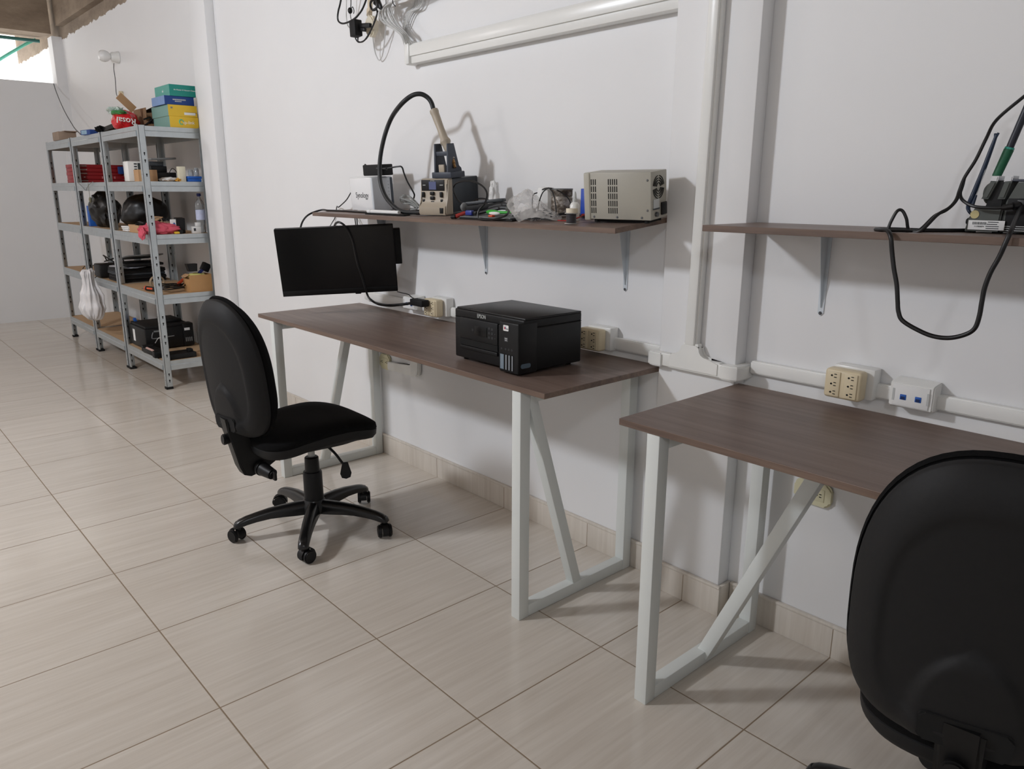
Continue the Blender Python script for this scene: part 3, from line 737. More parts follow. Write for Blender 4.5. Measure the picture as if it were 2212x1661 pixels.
# ================================================================== STEEL RACKS in the alcove
LEV = [.190, .628, 1.012, 1.341, 1.672]
def make_rack(label):
    W2, D, PF = .4125, .402, .037
    t = thing('metal_shelving', label, 'shelving', (0, 0, 0))
    for sx in (-1, 1):
        for sy in (0, 1):
            cx, cy = sx * W2, (-.41 if sy == 0 else -.41 + D); dy = 1 if sy == 0 else -1
            b = B().box((cx - sx * PF / 2, cy + dy * .001, .84), (PF, .002, 1.672)).box((cx - sx * .001, cy + dy * PF / 2, .84), (.002, PF, 1.672))
            b.box((cx - sx * PF, cy + dy * .004, .84), (.002, .008, 1.672)).box((cx - sx * .004, cy + dy * PF, .84), (.008, .002, 1.672))
            z = .06
            while z < 1.63:
                for dz in (0, .043):
                    if min(abs(z + dz - (L_ - .03)) for L_ in LEV) > .05:
                        b.cyl((cx - sx * .003, cy + dy * .021, z + dz), (cx + sx * .0006, cy + dy * .021, z + dz), .0052, n=8, mi=1).box((cx - sx * .001, cy + dy * .021, z + dz - .008), (.0032, .005, .012), mi=1)
                        b.cyl((cx - sx * .021, cy + dy * .003, z + dz), (cx - sx * .021, cy - dy * .0003, z + dz), .003, n=8, mi=2)
                z += .128
            po = part('post', b, [M_GALV, M_HOLE, M_DGREY], t, local=True)
            part('foot', B().box((cx - sx * .017, cy + dy * .017, .008), (.044, .044, .016), bev=.002), M_HOLE, po, local=True)
    for z in LEV:
        h = .062
        def beam(a, b_, n):                 # folded beam with a step half way down
            a, b_, n = V(a), V(b_), V(n); d = b_ - a
            prof = [(0, 0), (.003, 0), (.003, -.026), (.0085, -.031), (.0085, -h), (0, -h)]
            bb = B(); x = d.normalized()
            bb.prism([(p, q) for p, q in prof], frame(a, n, (0, 0, 1)) if n.cross(V((0, 0, 1))).dot(d) > 0 else frame(b_, n, (0, 0, 1)), d.length)
            return bb
        part('shelf_beam', beam((-W2 + PF, -.407, z), (W2 - PF, -.407, z), (0, -1, 0)), M_GALV, t, local=True)
        part('shelf_beam', beam((-W2 + PF, -.41 + D - .003, z), (W2 - PF, -.41 + D - .003, z), (0, 1, 0)), M_GALV, t, local=True)
        part('shelf_beam', beam((W2 - .003, -.41 + PF, z), (W2 - .003, -.41 + D - PF, z), (1, 0, 0)), M_GALV, t, local=True)
        part('shelf_beam', beam((-W2 + .003, -.41 + PF, z), (-W2 + .003, -.41 + D - PF, z), (-1, 0, 0)), M_GALV, t, local=True)
        part('shelf_board', B().box((0, -.41 + D / 2, z - .0055), (2 * W2 - .010, D - .012, .010)), M_MDF, t, local=True)
    return t
XA, XB, XD = -3.828, -4.673, -5.518
rk = make_rack('galvanised shelving unit nearest the camera, yellow boxes on its top shelf'); rk.location = (XA, 0, 0)
r2 = copy_tree(rk); r2.location = (XB, 0, 0); r2['label'] = 'middle galvanised shelving unit of the three, a white plastic bag hanging at its left post'
r3 = copy_tree(rk); r3.location = (XD, 0, 0); r3['label'] = 'galvanised shelving unit farthest from the camera, next to the end wall'
for r in (rk, r2, r3): r['group'] = 'shelving units in the alcove'
def T(k): return LEV[k]          # top of a board
def carton(name, x, y, z, s, m, label, cat, yaw=0., group=None, bev=.0015, extra=None):
    o = solo(name, B().box((0, 0, s[2] / 2), s, bev=bev), m, label, cat, group)
    o.location = (x, y, z); o.rotation_euler = (0, 0, yaw)
    ROOTM[o.name] = Matrix.Translation((x, y, z)) @ Matrix.Rotation(yaw, 4, 'Z')
    return o
# ---- top shelf, near unit: stacked retail boxes
zt = T(4)
def retail(z, y0, y1, x1, d, h, side, end, label, texts, endtexts=()):
    t = thing('product_box', label, 'box', (x1 - d / 2, (y0 + y1) / 2, z), group='retail boxes stacked on the rack')
    b = B().box((x1 - d / 2, (y0 + y1) / 2, z + h / 2), (d, y1 - y0, h), bev=.001, seg=1)
    for f in b.bm.faces:
        if f.normal.y < -.7: f.material_index = 1
    o = part('carton', b, [side, end], t)
    for k, (tx, sz, py, pz, m) in enumerate(texts):
        bb = B(); text_mesh(bb, tx, sz, frame((x1 + .0003, y0 + (y1 - y0) * py, z + h * pz), (0, 1, 0), (0, 0, 1)))
        part('print', bb, m, o)
    for tx, sz, px_, pz, m in endtexts:
        bb = B(); text_mesh(bb, tx, sz, frame((x1 - d * (1 - px_), y0 - .0003, z + h * pz), (1, 0, 0), (0, 0, 1)))
        part('print', bb, m, o)
    return t, o
M_CYANP = mat('print_mint', (90, 190, 150), .6, var=0)
t, o = retail(zt, -.215, -.035, -3.425, .30, .068, M_YEL, M_MINT, 'yellow box at the bottom of the stack on the top shelf', [('tp-link', .028, .66, .48, M_WHITE)])
bb = B().tube([V((-3.4245, -.215 + .18 * .40 + .012 * math.cos(k), zt + .035 + .014 * math.sin(k))) for k in [i * .6 for i in range(10)]], .0032, 6, closed=False)
part('emblem', bb, M_CYANP, o)
t, o = retail(zt + .0685, -.218, -.038, -3.425, .31, .068, M_YEL, M_MINT, 'yellow box second from the bottom, with a white price label', [('#14', .010, .78, .36, M_CARDD)])
part('price_label', B().box((-3.4247, -.085, zt + .0685 + .018), (.001, .07, .015)), M_WHITE, o, label='small white label')
part('emblem', B().box((-3.4247, -.195, zt + .0685 + .050), (.001, .012, .010)), M_MGREY, o)
t, o = retail(zt + .137, -.232, -.050, -3.43, .24, .052, M_NAVY, mat('pale_blue_card', (120, 150, 196), .55, var=.12, scale=30), 'dark blue box third in the stack, below the green box', [('#13', .012, .50, .60, M_LGREY), ('#8', .010, .46, .40, M_LGREY)])
t, o = retail(zt + .1895, -.198, -.036, -3.425, .27, .068, M_TEALC, mat('mid_teal_card', (74, 158, 144), .5), 'teal green box on top of the stack of boxes', [('Air Duster & Vacuum Cleaner', .0115, .60, .55, M_WHITE)], [('mi', .024, .55, .5, M_WHITE)])
# ---- red film bag with lettering, open carton behind
t = thing('plastic_pack', 'red glossy packet with white lettering on the top shelf of the near unit', 'packet', (-3.86, -.355, zt))
b = B().blob((-3.86, -.352, zt + .052), (.10, .082, .066), .10, 2.2, 3., 4, flat=-.052)
part('pack', b, M_REDB, t)
b = B().blob((-3.90, -.390, zt + .120), (.070, .045, .022), .28, 3.2, 8., 4)
part('pack_top', b, mat('crumpled_film', (188, 205, 196), .25, var=.3, scale=24), t)
b = B().blob((-3.86, -.382, zt + .102), (.082, .046, .020), .2, 3.5, 5., 3)
part('green_band', b, mat('film_green', (60, 130, 70), .25, var=.3, scale=24), t)
fr = frame((-3.752, -.375, zt + .050), (0, -1, .08), (-.22, -.08, -1))
bb = B(); text_mesh(bb, 'Rosal', .054, fr @ Matrix.Rotation(0, 4, 'X'), depth=.004)
part('lettering', bb, M_WHITE, t)
bb = B().blob((-3.758, -.318, zt + .022), (.008, .014, .014), 0, 1, 0, 2)
part('dot', bb, M_LGREY, t)
t = thing('open_carton', 'open brown carton full of black cables on the top shelf of the near unit', 'box', (-3.99, -.22, zt))
b = B(); cx, cy, w_, d_, h_ = -3.90, -.142, .26, .20, .140
b.box((cx, cy, zt + .002), (w_, d_, .004)).box((cx - w_ / 2, cy, zt + h_ / 2), (.004, d_, h_)).box((cx + w_ / 2, cy, zt + h_ * .2), (.004, d_, h_ * .4)).box((cx, cy + d_ / 2, zt + h_ / 2), (w_, .004, h_)).box((cx, cy - d_ / 2, zt + h_ / 2), (w_, .004, h_))
part('carton', b, M_CARDD, t)
fl = [V((-3.75, -.425, 1.857)), V((-3.75, -.385, 1.873)), V((-3.79, -.283, 1.795)), V((-3.79, -.325, 1.775))]
b = B(); fr = frame(fl[3], fl[0] - fl[3], fl[2] - fl[3]); b.prism([(0, 0), (.130, 0), (.130, .048), (0, .048)], fr, .004)
part('flap', b, M_CARD, t)
b = B().box((cx + .05, cy + .01, zt + .140), (.20, .17, .004), rot=(.12, -.1, 0.05)).box((cx + .06, cy + .06, zt + .155), (.18, .05, .02), rot=(0, .1, 0.1), bev=.004)
part('inner_tray', b, M_BLK, t)
b = B()
rnd = random.Random(5)
for k in range(22):
    c = V((cx + .118 + rnd.uniform(0, .022), cy + rnd.uniform(-.085, .07), zt + rnd.uniform(.045, .11)))
    b.tube([c + V((rnd.uniform(-.004, .012), rnd.uniform(-.05, .05), rnd.uniform(-.03, .03))) for _ in range(5)], .0055, 6)
part('cable_tangle', b, M_CABLE, t)
# ---- middle and far unit, top
o = carton('flat_box', -4.58, -.375, zt, (.16, .10, .034), M_NAVY, 'flat blue box lying on the top shelf of the middle unit', 'box', .15)
part('end_print', B().box((-.02, -.0503, .017), (.09, .0006, .026)), mat('pale_end', (140, 170, 190), .6, var=.4, scale=40), o, local=True)
b = B().box((-4.14, -.365, zt + .022), (.30, .07, .030), rot=(0, -.07, .05), bev=.004)
solo('cable_tray', b, M_BLK, 'dark flat case leaning beside the red packet on the top shelf', 'case')
b = B().blob((-4.245, -.41, zt + .022), (.05, .028, .022), .3, 3, 2, 3, flat=-.018)
solo('black_strap', b, M_FAB, 'small crumpled black cloth draped over the post between near and middle unit', 'cloth')
b = B().box((-5.50, -.355, zt + .034), (.20, .13, .066), bev=.004).box((-5.45, -.33, zt + .070), (.16, .10, .006), bev=.002)
solo('brown_box', b, mat('weathered_card', (150, 132, 116), .85, var=.1, scale=20), 'small worn brown box on the top shelf of the far unit', 'box')
# ---- level 4 (second from the top)
z2 = T(3)
for k in range(5):
    t = thing('red_case', ['red flat box, bottom of the stack of five', 'red flat box, second from the bottom of the stack', 'red flat box in the middle of the stack of five',
              'red flat box, second from the top of the stack', 'red flat box on top of the stack of five'][k], 'box', (-5.275, -.215, z2 + .0285 * k), group='red boxes on the far unit')
    dx = (.0, .008, -.004, .006, 0)[k]
    b = B().box((-5.275 + dx, -.217, z2 + .0285 * k + .0139), (.24, .366, .0276), bev=.003)
    o = part('carton', b, M_RED, t)
    bb = B(); text_mesh(bb, '#8' if k != 1 else '#2', .012, frame((-5.1535 + dx, -.33, z2 + .0285 * k + .016), (0, 1, 0), (0, 0, 1)))
    part('print', bb, M_LGREY, o)
    if k == 1:
        for q in range(4):
            part('print', B().box((-5.1537 + dx, -.20 + q * .03, z2 + .0285 * k + .014), (.001, .010, .018)), mat('pale_red_print', (196, 120, 120), .6), o)
b = B()
for q in range(7): b.box((-5.28, -.4008, z2 + .012 + q * .019), (.16, .001, .008))
solo('blue_cloth', B().box((-5.13, -.05, z2 + .10), (.012, .07, .06), bev=.005), M_NAVY, 'blue cloth tag at the right end of the stack of red boxes', 'cloth')
b.bm.free()
t = thing('oscilloscope', 'white bench oscilloscope with a dark screen on the near unit', 'instrument', (-3.82, -.30, z2))
b = B().box((-3.80, -.30, z2 + .066), (.10, .20, .128), bev=.006); o = part('housing', b, M_PVC, t)
part('screen', B().box((-3.7495, -.288, z2 + .088), (.002, .10, .062)), mat('scope_screen', (58, 66, 66), .3), o)
bb = B()
for q in range(4): bb.box((-3.7492, -.352, z2 + .062 + q * .017), (.003, .018, .008), bev=.001)
part('key_column', bb, M_DGREY, o)
o = solo('grey_device', B().box((-3.66, -.225, z2 + .145), (.13, .165, .012), rot=(.05, 0, .1), bev=.003), M_MGREY, 'grey flat device with a curled edge lying on the black parts on the near unit', 'device')
t = thing('black_parts', 'black stepped device with a grey back standing behind the carton on the near unit', 'device', (-3.67, -.22, z2))
part('base', B().box((-3.67, -.215, z2 + .030), (.10, .15, .06), bev=.004), M_BLK, t)
part('step', B().box((-3.67, -.245, z2 + .080), (.09, .10, .04), bev=.004), M_BLK, t)
part('upper_block', B().box((-3.675, -.255, z2 + .114), (.08, .09, .028), bev=.004), M_DGREY, t)
part('cable', B().tube([(-3.62, -.19, z2 + .05), (-3.60, -.17, z2 + .085), (-3.58, -.15, z2 + .06), (-3.57, -.14, z2 + .006)], .0025, 6), M_CABLE, t)
t = thing('carton', 'small brown carton with a strip of tape in front of the oscilloscope', 'box', (-3.56, -.355, z2))
o = part('carton', B().box((-3.55, -.355, z2 + .036), (.09, .115, .072), bev=.001), M_CARD, t)
part('tape', B().box((-3.5045, -.385, z2 + .036), (.001, .03, .072)), mat('packing_tape', (208, 178, 140), .3), o)
solo('paper_pad', B().blob((-3.50, -.235, z2 + .014), (.05, .055, .014), .25, 3, 1, 3, flat=-.013), M_WHITE, 'crumpled white paper beside the brown carton on the near unit', 'paper')
solo('paper_packet', B().blob((-3.47, -.185, z2 + .011), (.02, .022, .011), .3, 3, 4, 3, flat=-.010), mat('amber_packet', (214, 160, 60), .6), 'small amber packet lying between white paper and blue tray', 'packet')
solo('cream_box', B().box((-3.475, -.158, z2 + .0475), (.04, .042, .095), bev=.001), mat('cream_card', (226, 220, 196), .7), 'cream upright card box left of the blue tray', 'box')
t = thing('parts_tray', 'bright blue shallow parts tray at the right end of the second shelf', 'tray', (-3.48, -.08, z2))
b = B().box((-3.475, -.090, z2 + .009), (.10, .080, .018), bev=.003).box((-3.475, -.090, z2 + .027), (.104, .086, .016), bev=.003)
part('tray', b, M_BLUE, t)
solo('glass_jar', B().lathe([(.016, 0), (.017, .004), (.017, .03), (.014, .034), (.0145, .04)], Matrix.Translation((-3.47, -.098, z2 + .0365))), mat('clear_plastic', (214, 222, 228), .1, var=0, trans=.75), 'short clear jar standing on the blue tray, left one', 'jar')
solo('glass_jar', B().lathe([(.014, 0), (.015, .004), (.015, .042), (.012, .046), (.0125, .052)], Matrix.Translation((-3.47, -.062, z2 + .0365))), mat('clear_plastic', (214, 222, 228), .1), 'taller clear jar standing on the blue tray, beside the pilaster', 'jar')
solo('thin_cable', B().tube([(-5.0, -.4215, z2 + .006), (-4.86, -.425, z2 - .028), (-4.76, -.425, z2 - .058), (-4.72, -.425, z2 - .040), (-4.64, -.423, z2 - .012), (-4.55, -.4205, z2 + .004)], .0022, 6), M_MGREY, 'thin grey wire looped over the second beam of the middle unit', 'wire')
b = B().tube([(-4.66, -.428, z2 - .004), (-4.655, -.430, z2 - .06), (-4.65, -.43, z2 - .105)], .0016, 5).blob((-4.65, -.43, z2 - .125), (.012, .010, .022), .1, 2, 0, 2)
solo('hanging_tag', b, mat('olive_tag', (120, 118, 96), .6), 'small tag hanging on a wire from the second beam of the middle unit', 'tag')
# ---- level 3 (middle)
z3 = T(2)
M_BAG = mat('black_bag', (13, 13, 14), .38, var=.1, scale=12, bump=.3)
b = B().blob((-4.72, -.32, z3 + .125), (.16, .10, .135), .16, 2.3, 11, 4, flat=-.124)
solo('black_bag', b, M_BAG, 'shiny black plastic bag bulging on the middle shelf of the middle unit', 'bag')
b = B().blob((-4.12, -.215, z3 + .12), (.125, .15, .13), .10, 1.8, 4, 4, flat=-.118)
solo('black_bag', b, M_BAG, 'large black bag behind the near left post, middle shelf', 'bag')
o = carton('blue_box', -4.955, -.335, z3, (.05, .10, .155), M_BLUE, 'upright blue box on the middle shelf, left of the black bag', 'box', 0)
part('label', B().box((.0255, .02, .075), (.001, .045, .11)), M_LGREY, o, local=True)
b = B()
for q in range(3): b.box((-3.95, -.372, z3 + .008 + .012 * q), (.14, .07, .009), rot=(0, 0, .06 * q - .05), bev=.002)
solo('paper_stack', b, M_WHITE, 'few white booklets under the black bag on the middle shelf', 'booklets')
t = thing('open_carton', 'low open brown carton holding black parts on the middle shelf of the near unit', 'box', (-3.86, -.32, z3))
b = B(); cx, cy, w_, d_, h_ = -3.79, -.318, .22, .155, .05
b.box((cx, cy, z3 + .002), (w_, d_, .004)).box((cx - w_ / 2, cy, z3 + h_ / 2), (.004, d_, h_)).box((cx + w_ / 2, cy, z3 + h_ / 2), (.004, d_, h_)).box((cx, cy + d_ / 2, z3 + h_ / 2 + .012), (w_, .004, h_ + .024)).box((cx, cy - d_ / 2, z3 + h_ / 2), (w_, .004, h_))
part('carton', b, M_CARD, t)
part('contents', B().blob((cx + .02, cy, z3 + .05), (.10, .065, .022), .3, 3, 7, 3), M_BLK, t)
part('flap', B().box((cx - .02, cy + .07, z3 + .088), (.20, .05, .004), rot=(.5, 0, 0)), M_CARD, t)
b = B().blob((-3.475, -.335, z3 + .036), (.045, .115, .040), .22, 2.6, 2, 4, flat=-.034).blob((-3.475, -.440, z3 + .010), (.045, .018, .040), .2, 2.6, 6, 3)
solo('pink_cloth', b, M_PINK, 'crumpled pink cloth hanging over the front of the middle shelf', 'cloth')
solo('orange_pouch', B().blob((-3.53, -.245, z3 + .030), (.04, .05, .028), .15, 2, 3, 3, flat=-.028), mat('orange_cloth', (190, 70, 36), .7), 'small orange pouch between pink cloth and black box', 'pouch')
o = solo('black_box', B().box((-3.50, -.193, z3 + .052), (.05, .055, .098), rot=(0, .1, 0), bev=.003), M_BLK, 'small upright black box on the middle shelf with a card beside it', 'box')
o = carton('printed_card', -3.475, -.242, z3, (.012, .035, .092), M_WHITE, 'white printed card standing left of the small black box', 'card', .1)
part('print', B().blob((.0062, .004, .05), (.001, .010, .022), .1, 2, 1, 2), mat('blue_print', (60, 100, 170), .6, var=.3, scale=90), o, local=True)
b = B().cyl((-3.60, -.23, z3 + .06), (-3.60, -.23, z3 + .075), .03).tube([V((-3.56, -.31 + .028 * math.cos(k), z3 + .075 + .028 * math.sin(k))) for k in [i * PI / 4 for i in range(8)]], .0035, 6, closed=True)
solo('cable_ring', b, mat('tan_cable', (150, 132, 108), .6), 'coil of tan cable behind the near post on the middle shelf', 'cable')
b = B().cyl((-3.455, -.21, z3 + .013), (-3.435, -.21, z3 + .013), .014, n=18, bev=.003).box((-3.445, -.235, z3 + .008), (.03, .03, .014), bev=.004, mi=1)
solo('tape_measure', b, [M_BLK, M_YEL], 'black and yellow tape measure at the edge of the middle shelf', 'tape measure')
t = thing('paper_cup', 'small white box with a grey mark on the middle shelf beside the bottle', 'box', (-3.46, -.10, z3))
o = part('carton', B().box((-3.465, -.102, z3 + .022), (.042, .050, .044), bev=.002).box((-3.475, -.085, z3 + .057), (.03, .03, .024), bev=.002), M_WHITE, t)
part('mark', B().box((-3.4435, -.118, z3 + .024), (.001, .014, .018)), M_DGREY, o)
t = thing('bottle', 'clear plastic bottle with a blue cap and pale label on the middle shelf', 'bottle', (-3.49, -.055, z3))
M_PET = mat('clear_bottle', (226, 230, 232), .08, var=0, trans=.85)
part('body', B().lathe([(.020, 0), (.028, .006), (.030, .03), (.028, .05), (.030, .07), (.030, .185), (.022, .205), (.011, .222), (.0105, .236)], Matrix.Translation((-3.49, -.055, z3))), M_PET, t)
part('label', B().lathe([(.0303, .085), (.0303, .150)], Matrix.Translation((-3.49, -.055, z3)), caps=False), mat('bottle_label', (200, 206, 232), .5, var=.2, scale=60), t)
part('cap', B().cyl((-3.49, -.055, z3 + .236), (-3.49, -.055, z3 + .256), .0135, bev=.002), mat('navy_cap', (24, 36, 110), .4), t)
# ---- level 2 (fourth)
z4 = T(1)
cols = [M_BLK, M_BLKM, M_DGREY, M_BLK]
labs = ['closed black laptop, bottom of the stack on the fourth shelf', 'closed black laptop, second from the bottom of the stack', 'dark grey laptop, third in the stack on the fourth shelf', 'black laptop below the white papers in the stack']
for k in range(4):
    t = thing('laptop', labs[k], 'laptop', (-4.45, -.225, z4 + k * .0245), group='old laptops on the fourth shelf')
    xx = -4.445 + (.0, .015, -.01, .005)[k]
    part('base', B().box((xx, -.225, z4 + k * .0245 + .0075), (.318, .318, .014), bev=.003), cols[k], t)
    part('lid', B().box((xx, -.225, z4 + k * .0245 + .0195), (.316, .316, .008), bev=.003), cols[k], t)
solo('paper_sheaf', B().blob((-4.43, -.27, z4 + .108), (.17, .12, .008), .3, 2, 1, 4), mat('printed_paper', (206, 208, 214), .6, var=.12, scale=16), 'loose printed papers lying on the stack of laptops', 'papers')
t = thing('laptop', 'dark laptop lying open upside down on top of the laptop stack', 'laptop', (-4.40, -.22, z4 + .118), group='old laptops on the fourth shelf')
part('base', B().box((-4.40, -.215, z4 + .128), (.30, .26, .018), bev=.004), M_BLKM, t)
part('lid', B().box((-4.37, -.22, z4 + .176), (.28, .25, .009), rot=(0, -.16, .1), bev=.003), M_MGREY, t)
o = solo('black_case', B().box((-4.79, -.315, z4 + .055), (.17, .20, .10), bev=.012), M_BLK, 'black soft case with a grey lid at the left of the laptop stack', 'case')
solo('cable_bundle', B().tube([(-4.93, -.30, z4 + .110), (-4.85, -.33, z4 + .150), (-4.80, -.35, z4 + .165), (-4.72, -.30, z4 + .118), (-4.86, -.25, z4 + .135), (-4.92, -.32, z4 + .110), (-4.75, -.26, z4 + .150), (-4.66, -.25, z4 + .13)], .005, 7), M_CABLE, 'black cables coiled on the soft case on the fourth shelf', 'cable')
b = B().tube([(-5.08, -.36, z4 + .07), (-5.17, -.415, z4 + .055), (-5.22, -.425, z4 - .02)], .003, 6)
solo('hanging_cable', b, M_CABLE, 'black cable hanging beside the white plastic bag, left one', 'cable')
b = B().tube([(-4.92, -.40, z4 + .02), (-4.965, -.437, z4 - .03), (-4.965, -.437, z4 - .09), (-4.985, -.437, z4 - .13)], .003, 6).cyl((-4.98, -.437, z4 - .125), (-4.99, -.437, z4 - .15), .005)
solo('hanging_cable', b, M_CABLE, 'black cable with a plug hanging in front of the white plastic bag', 'cable')
b = B().tube([(-4.80, -.40, z4 + .02), (-4.83, -.435, z4 - .02), (-4.79, -.437, z4 - .11), (-4.74, -.435, z4 - .20), (-4.76, -.43, z4 - .25)], .003, 6).cyl((-4.755, -.431, z4 - .235), (-4.765, -.43, z4 - .29), .0055)
solo('hanging_cable', b, M_CABLE, 'black cable hanging to the right of the white plastic bag', 'cable')
M_FILM = mat('white_film', (234, 232, 232), .35, var=.03, bump=.2, scale=16)
b = B(); cx, cy = at(193, 620, 'y', -.50).x, -.50
prof = [(.045, .075), (.066, .050), (.058, .01), (.075, -.05), (.115, -.11), (.105, -.17), (.125, -.22), (.100, -.28), (.06, -.315), (.01, -.325)]
b.lathe([(r, z) for r, z in prof], Matrix.Translation((cx, cy, z4)) @ Matrix.Diagonal((.85, .60, 1, 1)), 40)
bmesh.ops.subdivide_edges(b.bm, edges=b.bm.edges[:], cuts=3, use_grid_fill=True)
for v in b.bm.verts:
    q = V((v.co.x * 9, v.co.y * 9, v.co.z * 5))
    v.co += V((noise.noise(q), noise.noise(q + V((9, 0, 0))) * .6, noise.noise(q + V((0, 9, 0))))) * .034
    an = math.atan2(v.co.y - cy, v.co.x - cx); fo = abs(noise.noise(V((math.cos(an) * 3.2, math.sin(an) * 3.2, v.co.z * 3))))
    v.co.x += math.cos(an) * (fo - .2) * .05; v.co.y += math.sin(an) * (fo - .2) * .04
b._fin(set(), 0)
solo('plastic_bag', b, M_FILM, 'white plastic bag hanging from the fourth shelf between far and middle unit', 'bag', sharp=70)
t = thing('open_carton', 'brown open carton holding black brushes at the right end of the fourth shelf', 'box', (-3.49, -.11, z4))
b = B(); cx, cy, w_, d_, h_ = -3.49, -.112, .115, .155, .112
b.box((cx, cy, z4 + .002), (w_, d_, .004)).box((cx - w_ / 2, cy, z4 + h_ / 2), (.004, d_, h_)).box((cx + w_ / 2, cy, z4 + h_ / 2), (.004, d_, h_)).box((cx, cy + d_ / 2, z4 + h_ / 2), (w_, .004, h_)).box((cx, cy - d_ / 2, z4 + h_ / 2 - .012), (w_, .004, h_ - .024))
part('carton', b, mat('shiny_brown_card', (186, 142, 92), .5, var=.08, scale=18), t)
part('flap', B().box((cx + .02, cy - d_ / 2 - .012, z4 + h_ - .002), (.07, .035, .003), rot=(.5, 0, 0)), M_CARD, t)
part('lining', B().blob((cx, cy - .01, z4 + .105), (.045, .06, .016), .3, 4, 2, 3), mat('pale_yellow_paper', (222, 214, 130), .7), t)
b = B().prism([(-.034, .05), (.034, .05), (.030, -.0), (-.022, -.0)], frame((-3.50, -.155, z4 + .135), (0, 1, 0), (0, 0, 1)), .05, bev=.003)
solo('black_pot', b, M_BLK, 'black tapered pot sticking out of the brown carton', 'pot')
b = B().box((-3.50, -.052, z4 + .155), (.045, .05, .055), rot=(-.5, 0, 0), bev=.003)
solo('black_block', b, M_BLK, 'black block leaning out of the brown carton beside the pilaster', 'block')
b = B().bar((-3.49, -.105, z4 + .115), (-3.49, -.06, z4 + .155), .02, .018, bev=.004)
solo('blue_brush', b, mat('deep_blue_plastic', (30, 50, 140), .4), 'deep blue brush sticking out of the brown carton', 'brush')
t = thing('screwdriver', 'orange and black screwdriver leaning behind the cables on the fourth shelf', 'screwdriver', (-3.55, -.19, z4))
part('grip', B().cyl((-3.56, -.225, z4 + .045), (-3.56, -.182, z4 + .078), .010, n=14, bev=.002), M_ORANGE, t)
part('cap', B().cyl((-3.56, -.182, z4 + .078), (-3.56, -.163, z4 + .102), .009, .006, n=14, bev=.002), M_BLK, t)
b = B()
rnd = random.Random(11)
for k in range(4):
    c = V((-3.56 + rnd.uniform(-.02, .03), -.262 + rnd.uniform(-.04, .03), z4 + .02 + .009 * k))
    b.tube([c + V(((.045 + .01 * rnd.random()) * math.cos(a * PI / 4), (.075 + .02 * rnd.random()) * math.sin(a * PI / 4), rnd.uniform(-.006, .014))) for a in range(8)], .004, 6, closed=True)
solo('cable_coil', b, M_CABLE, 'coiled black cables in front of the orange screwdriver on the fourth shelf', 'cable')
b = B()
for k in range(3): b.tube([V((-3.80 + .01 * k, -.285 + .045 * math.cos(a * PI / 4), z4 + .045 + .040 * math.sin(a * PI / 4))) for a in range(8)], .0045, 6, closed=True)
solo('cable_coil', b, mat('tan_cable', (150, 132, 108), .6), 'tan cable coil standing against the laptops on the fourth shelf', 'cable')
t = thing('hand_tool', 'black tool with an orange grip at the front of the fourth shelf', 'tool', (-3.66, -.37, z4))
part('grip', B().cyl((-3.70, -.385, z4 + .018), (-3.60, -.355, z4 + .018), .016, .014, n=16, bev=.004), M_BLK, t)
part('end_cap', B().blob((-3.705, -.388, z4 + .019), (.011, .013, .016), 0, 1, 0, 2), M_ORANGE, t)
part('inlay', B().bar((-3.675, -.389, z4 + .021), (-3.615, -.371, z4 + .021), .010, .012, bev=.003), M_ORANGE, t)
part('blade', B().cyl((-3.75, -.40, z4 + .014), (-3.70, -.385, z4 + .018), .003, n=8), M_SCREW, t)
# ---- bottom level
z5 = T(0)
t = thing('printer', 'black printer without its lid on the bottom shelf of the near unit', 'printer', (-4.02, -.25, z5))
b = B().box((-4.03, -.255, z5 + .082), (.36, .32, .15), bev=.012); o = part('body', b, M_BLK, t)
part('top_frame', B().box((-4.03, -.255, z5 + .163), (.34, .30, .018), bev=.005), M_BLKM, t)
part('lid_hinge', B().box((-4.05, -.18, z5 + .184), (.22, .10, .018), bev=.004), M_BLKM, t)
part('ink_unit', B().box((-3.88, -.12, z5 + .09), (.08, .075, .165), bev=.01), M_BLK, t)
part('sticker', B().box((-3.8395, -.13, z5 + .130), (.001, .038, .018)), M_WHITE, t, label='white sticker')
part('white_label', B().box((-4.10, -.4155, z5 + .085), (.045, .001, .085)), M_WHITE, t, label='torn white paper label')
bb = B()
for q in range(4): bb.box((-3.8395, -.142 + q * .013, z5 + .055), (.001, .007, .030), bev=.0003)
part('ink_window', bb, M_MGREY, t)
part('inner_rail', B().tube([(-3.848, -.36, z5 + .13), (-3.848, -.37, z5 + .10), (-3.848, -.355, z5 + .085), (-3.848, -.22, z5 + .09)], .004, 6).box((-3.848, -.31, z5 + .135), (.004, .09, .012), bev=.002), M_MGREY, t)
t.location.x += .018; t.location.y += .022
part('blue_clip', B().box((-4.0, -.21, z5 + .176), (.03, .02, .02), bev=.002).box((-4.17, -.38, z5 + .18), (.02, .02, .03), rot=(.3, 0, 0), bev=.002), M_BLUE, t)
b = B().box((-3.50, -.285, z5 + .018), (.13, .19, .036), bev=.004).box((-3.49, -.215, z5 + .044), (.05, .03, .02), bev=.004)
solo('black_tray', b, M_BLK, 'black empty plastic tray at the right front of the bottom shelf', 'tray')
t = thing('printer_part', 'black printer mechanism with a pale strip hanging over the front of the bottom shelf', 'printer part', (-3.68, -.39, z5))
part('frame', B().box((-3.66, -.385, z5 + .026), (.22, .08, .036), rot=(0, .02, .10), bev=.006).box((-3.78, -.40, z5 + .036), (.04, .07, .045), bev=.006).box((-3.565, -.40, z5 + .026), (.05, .06, .045), bev=.006), M_BLK, t)
part('strip', B().box((-3.66, -.421, z5 + .048), (.11, .012, .006), rot=(0.5, .05, .10)), mat('pale_pink_strip', (206, 170, 160), .4), t, label='pale shiny strip')
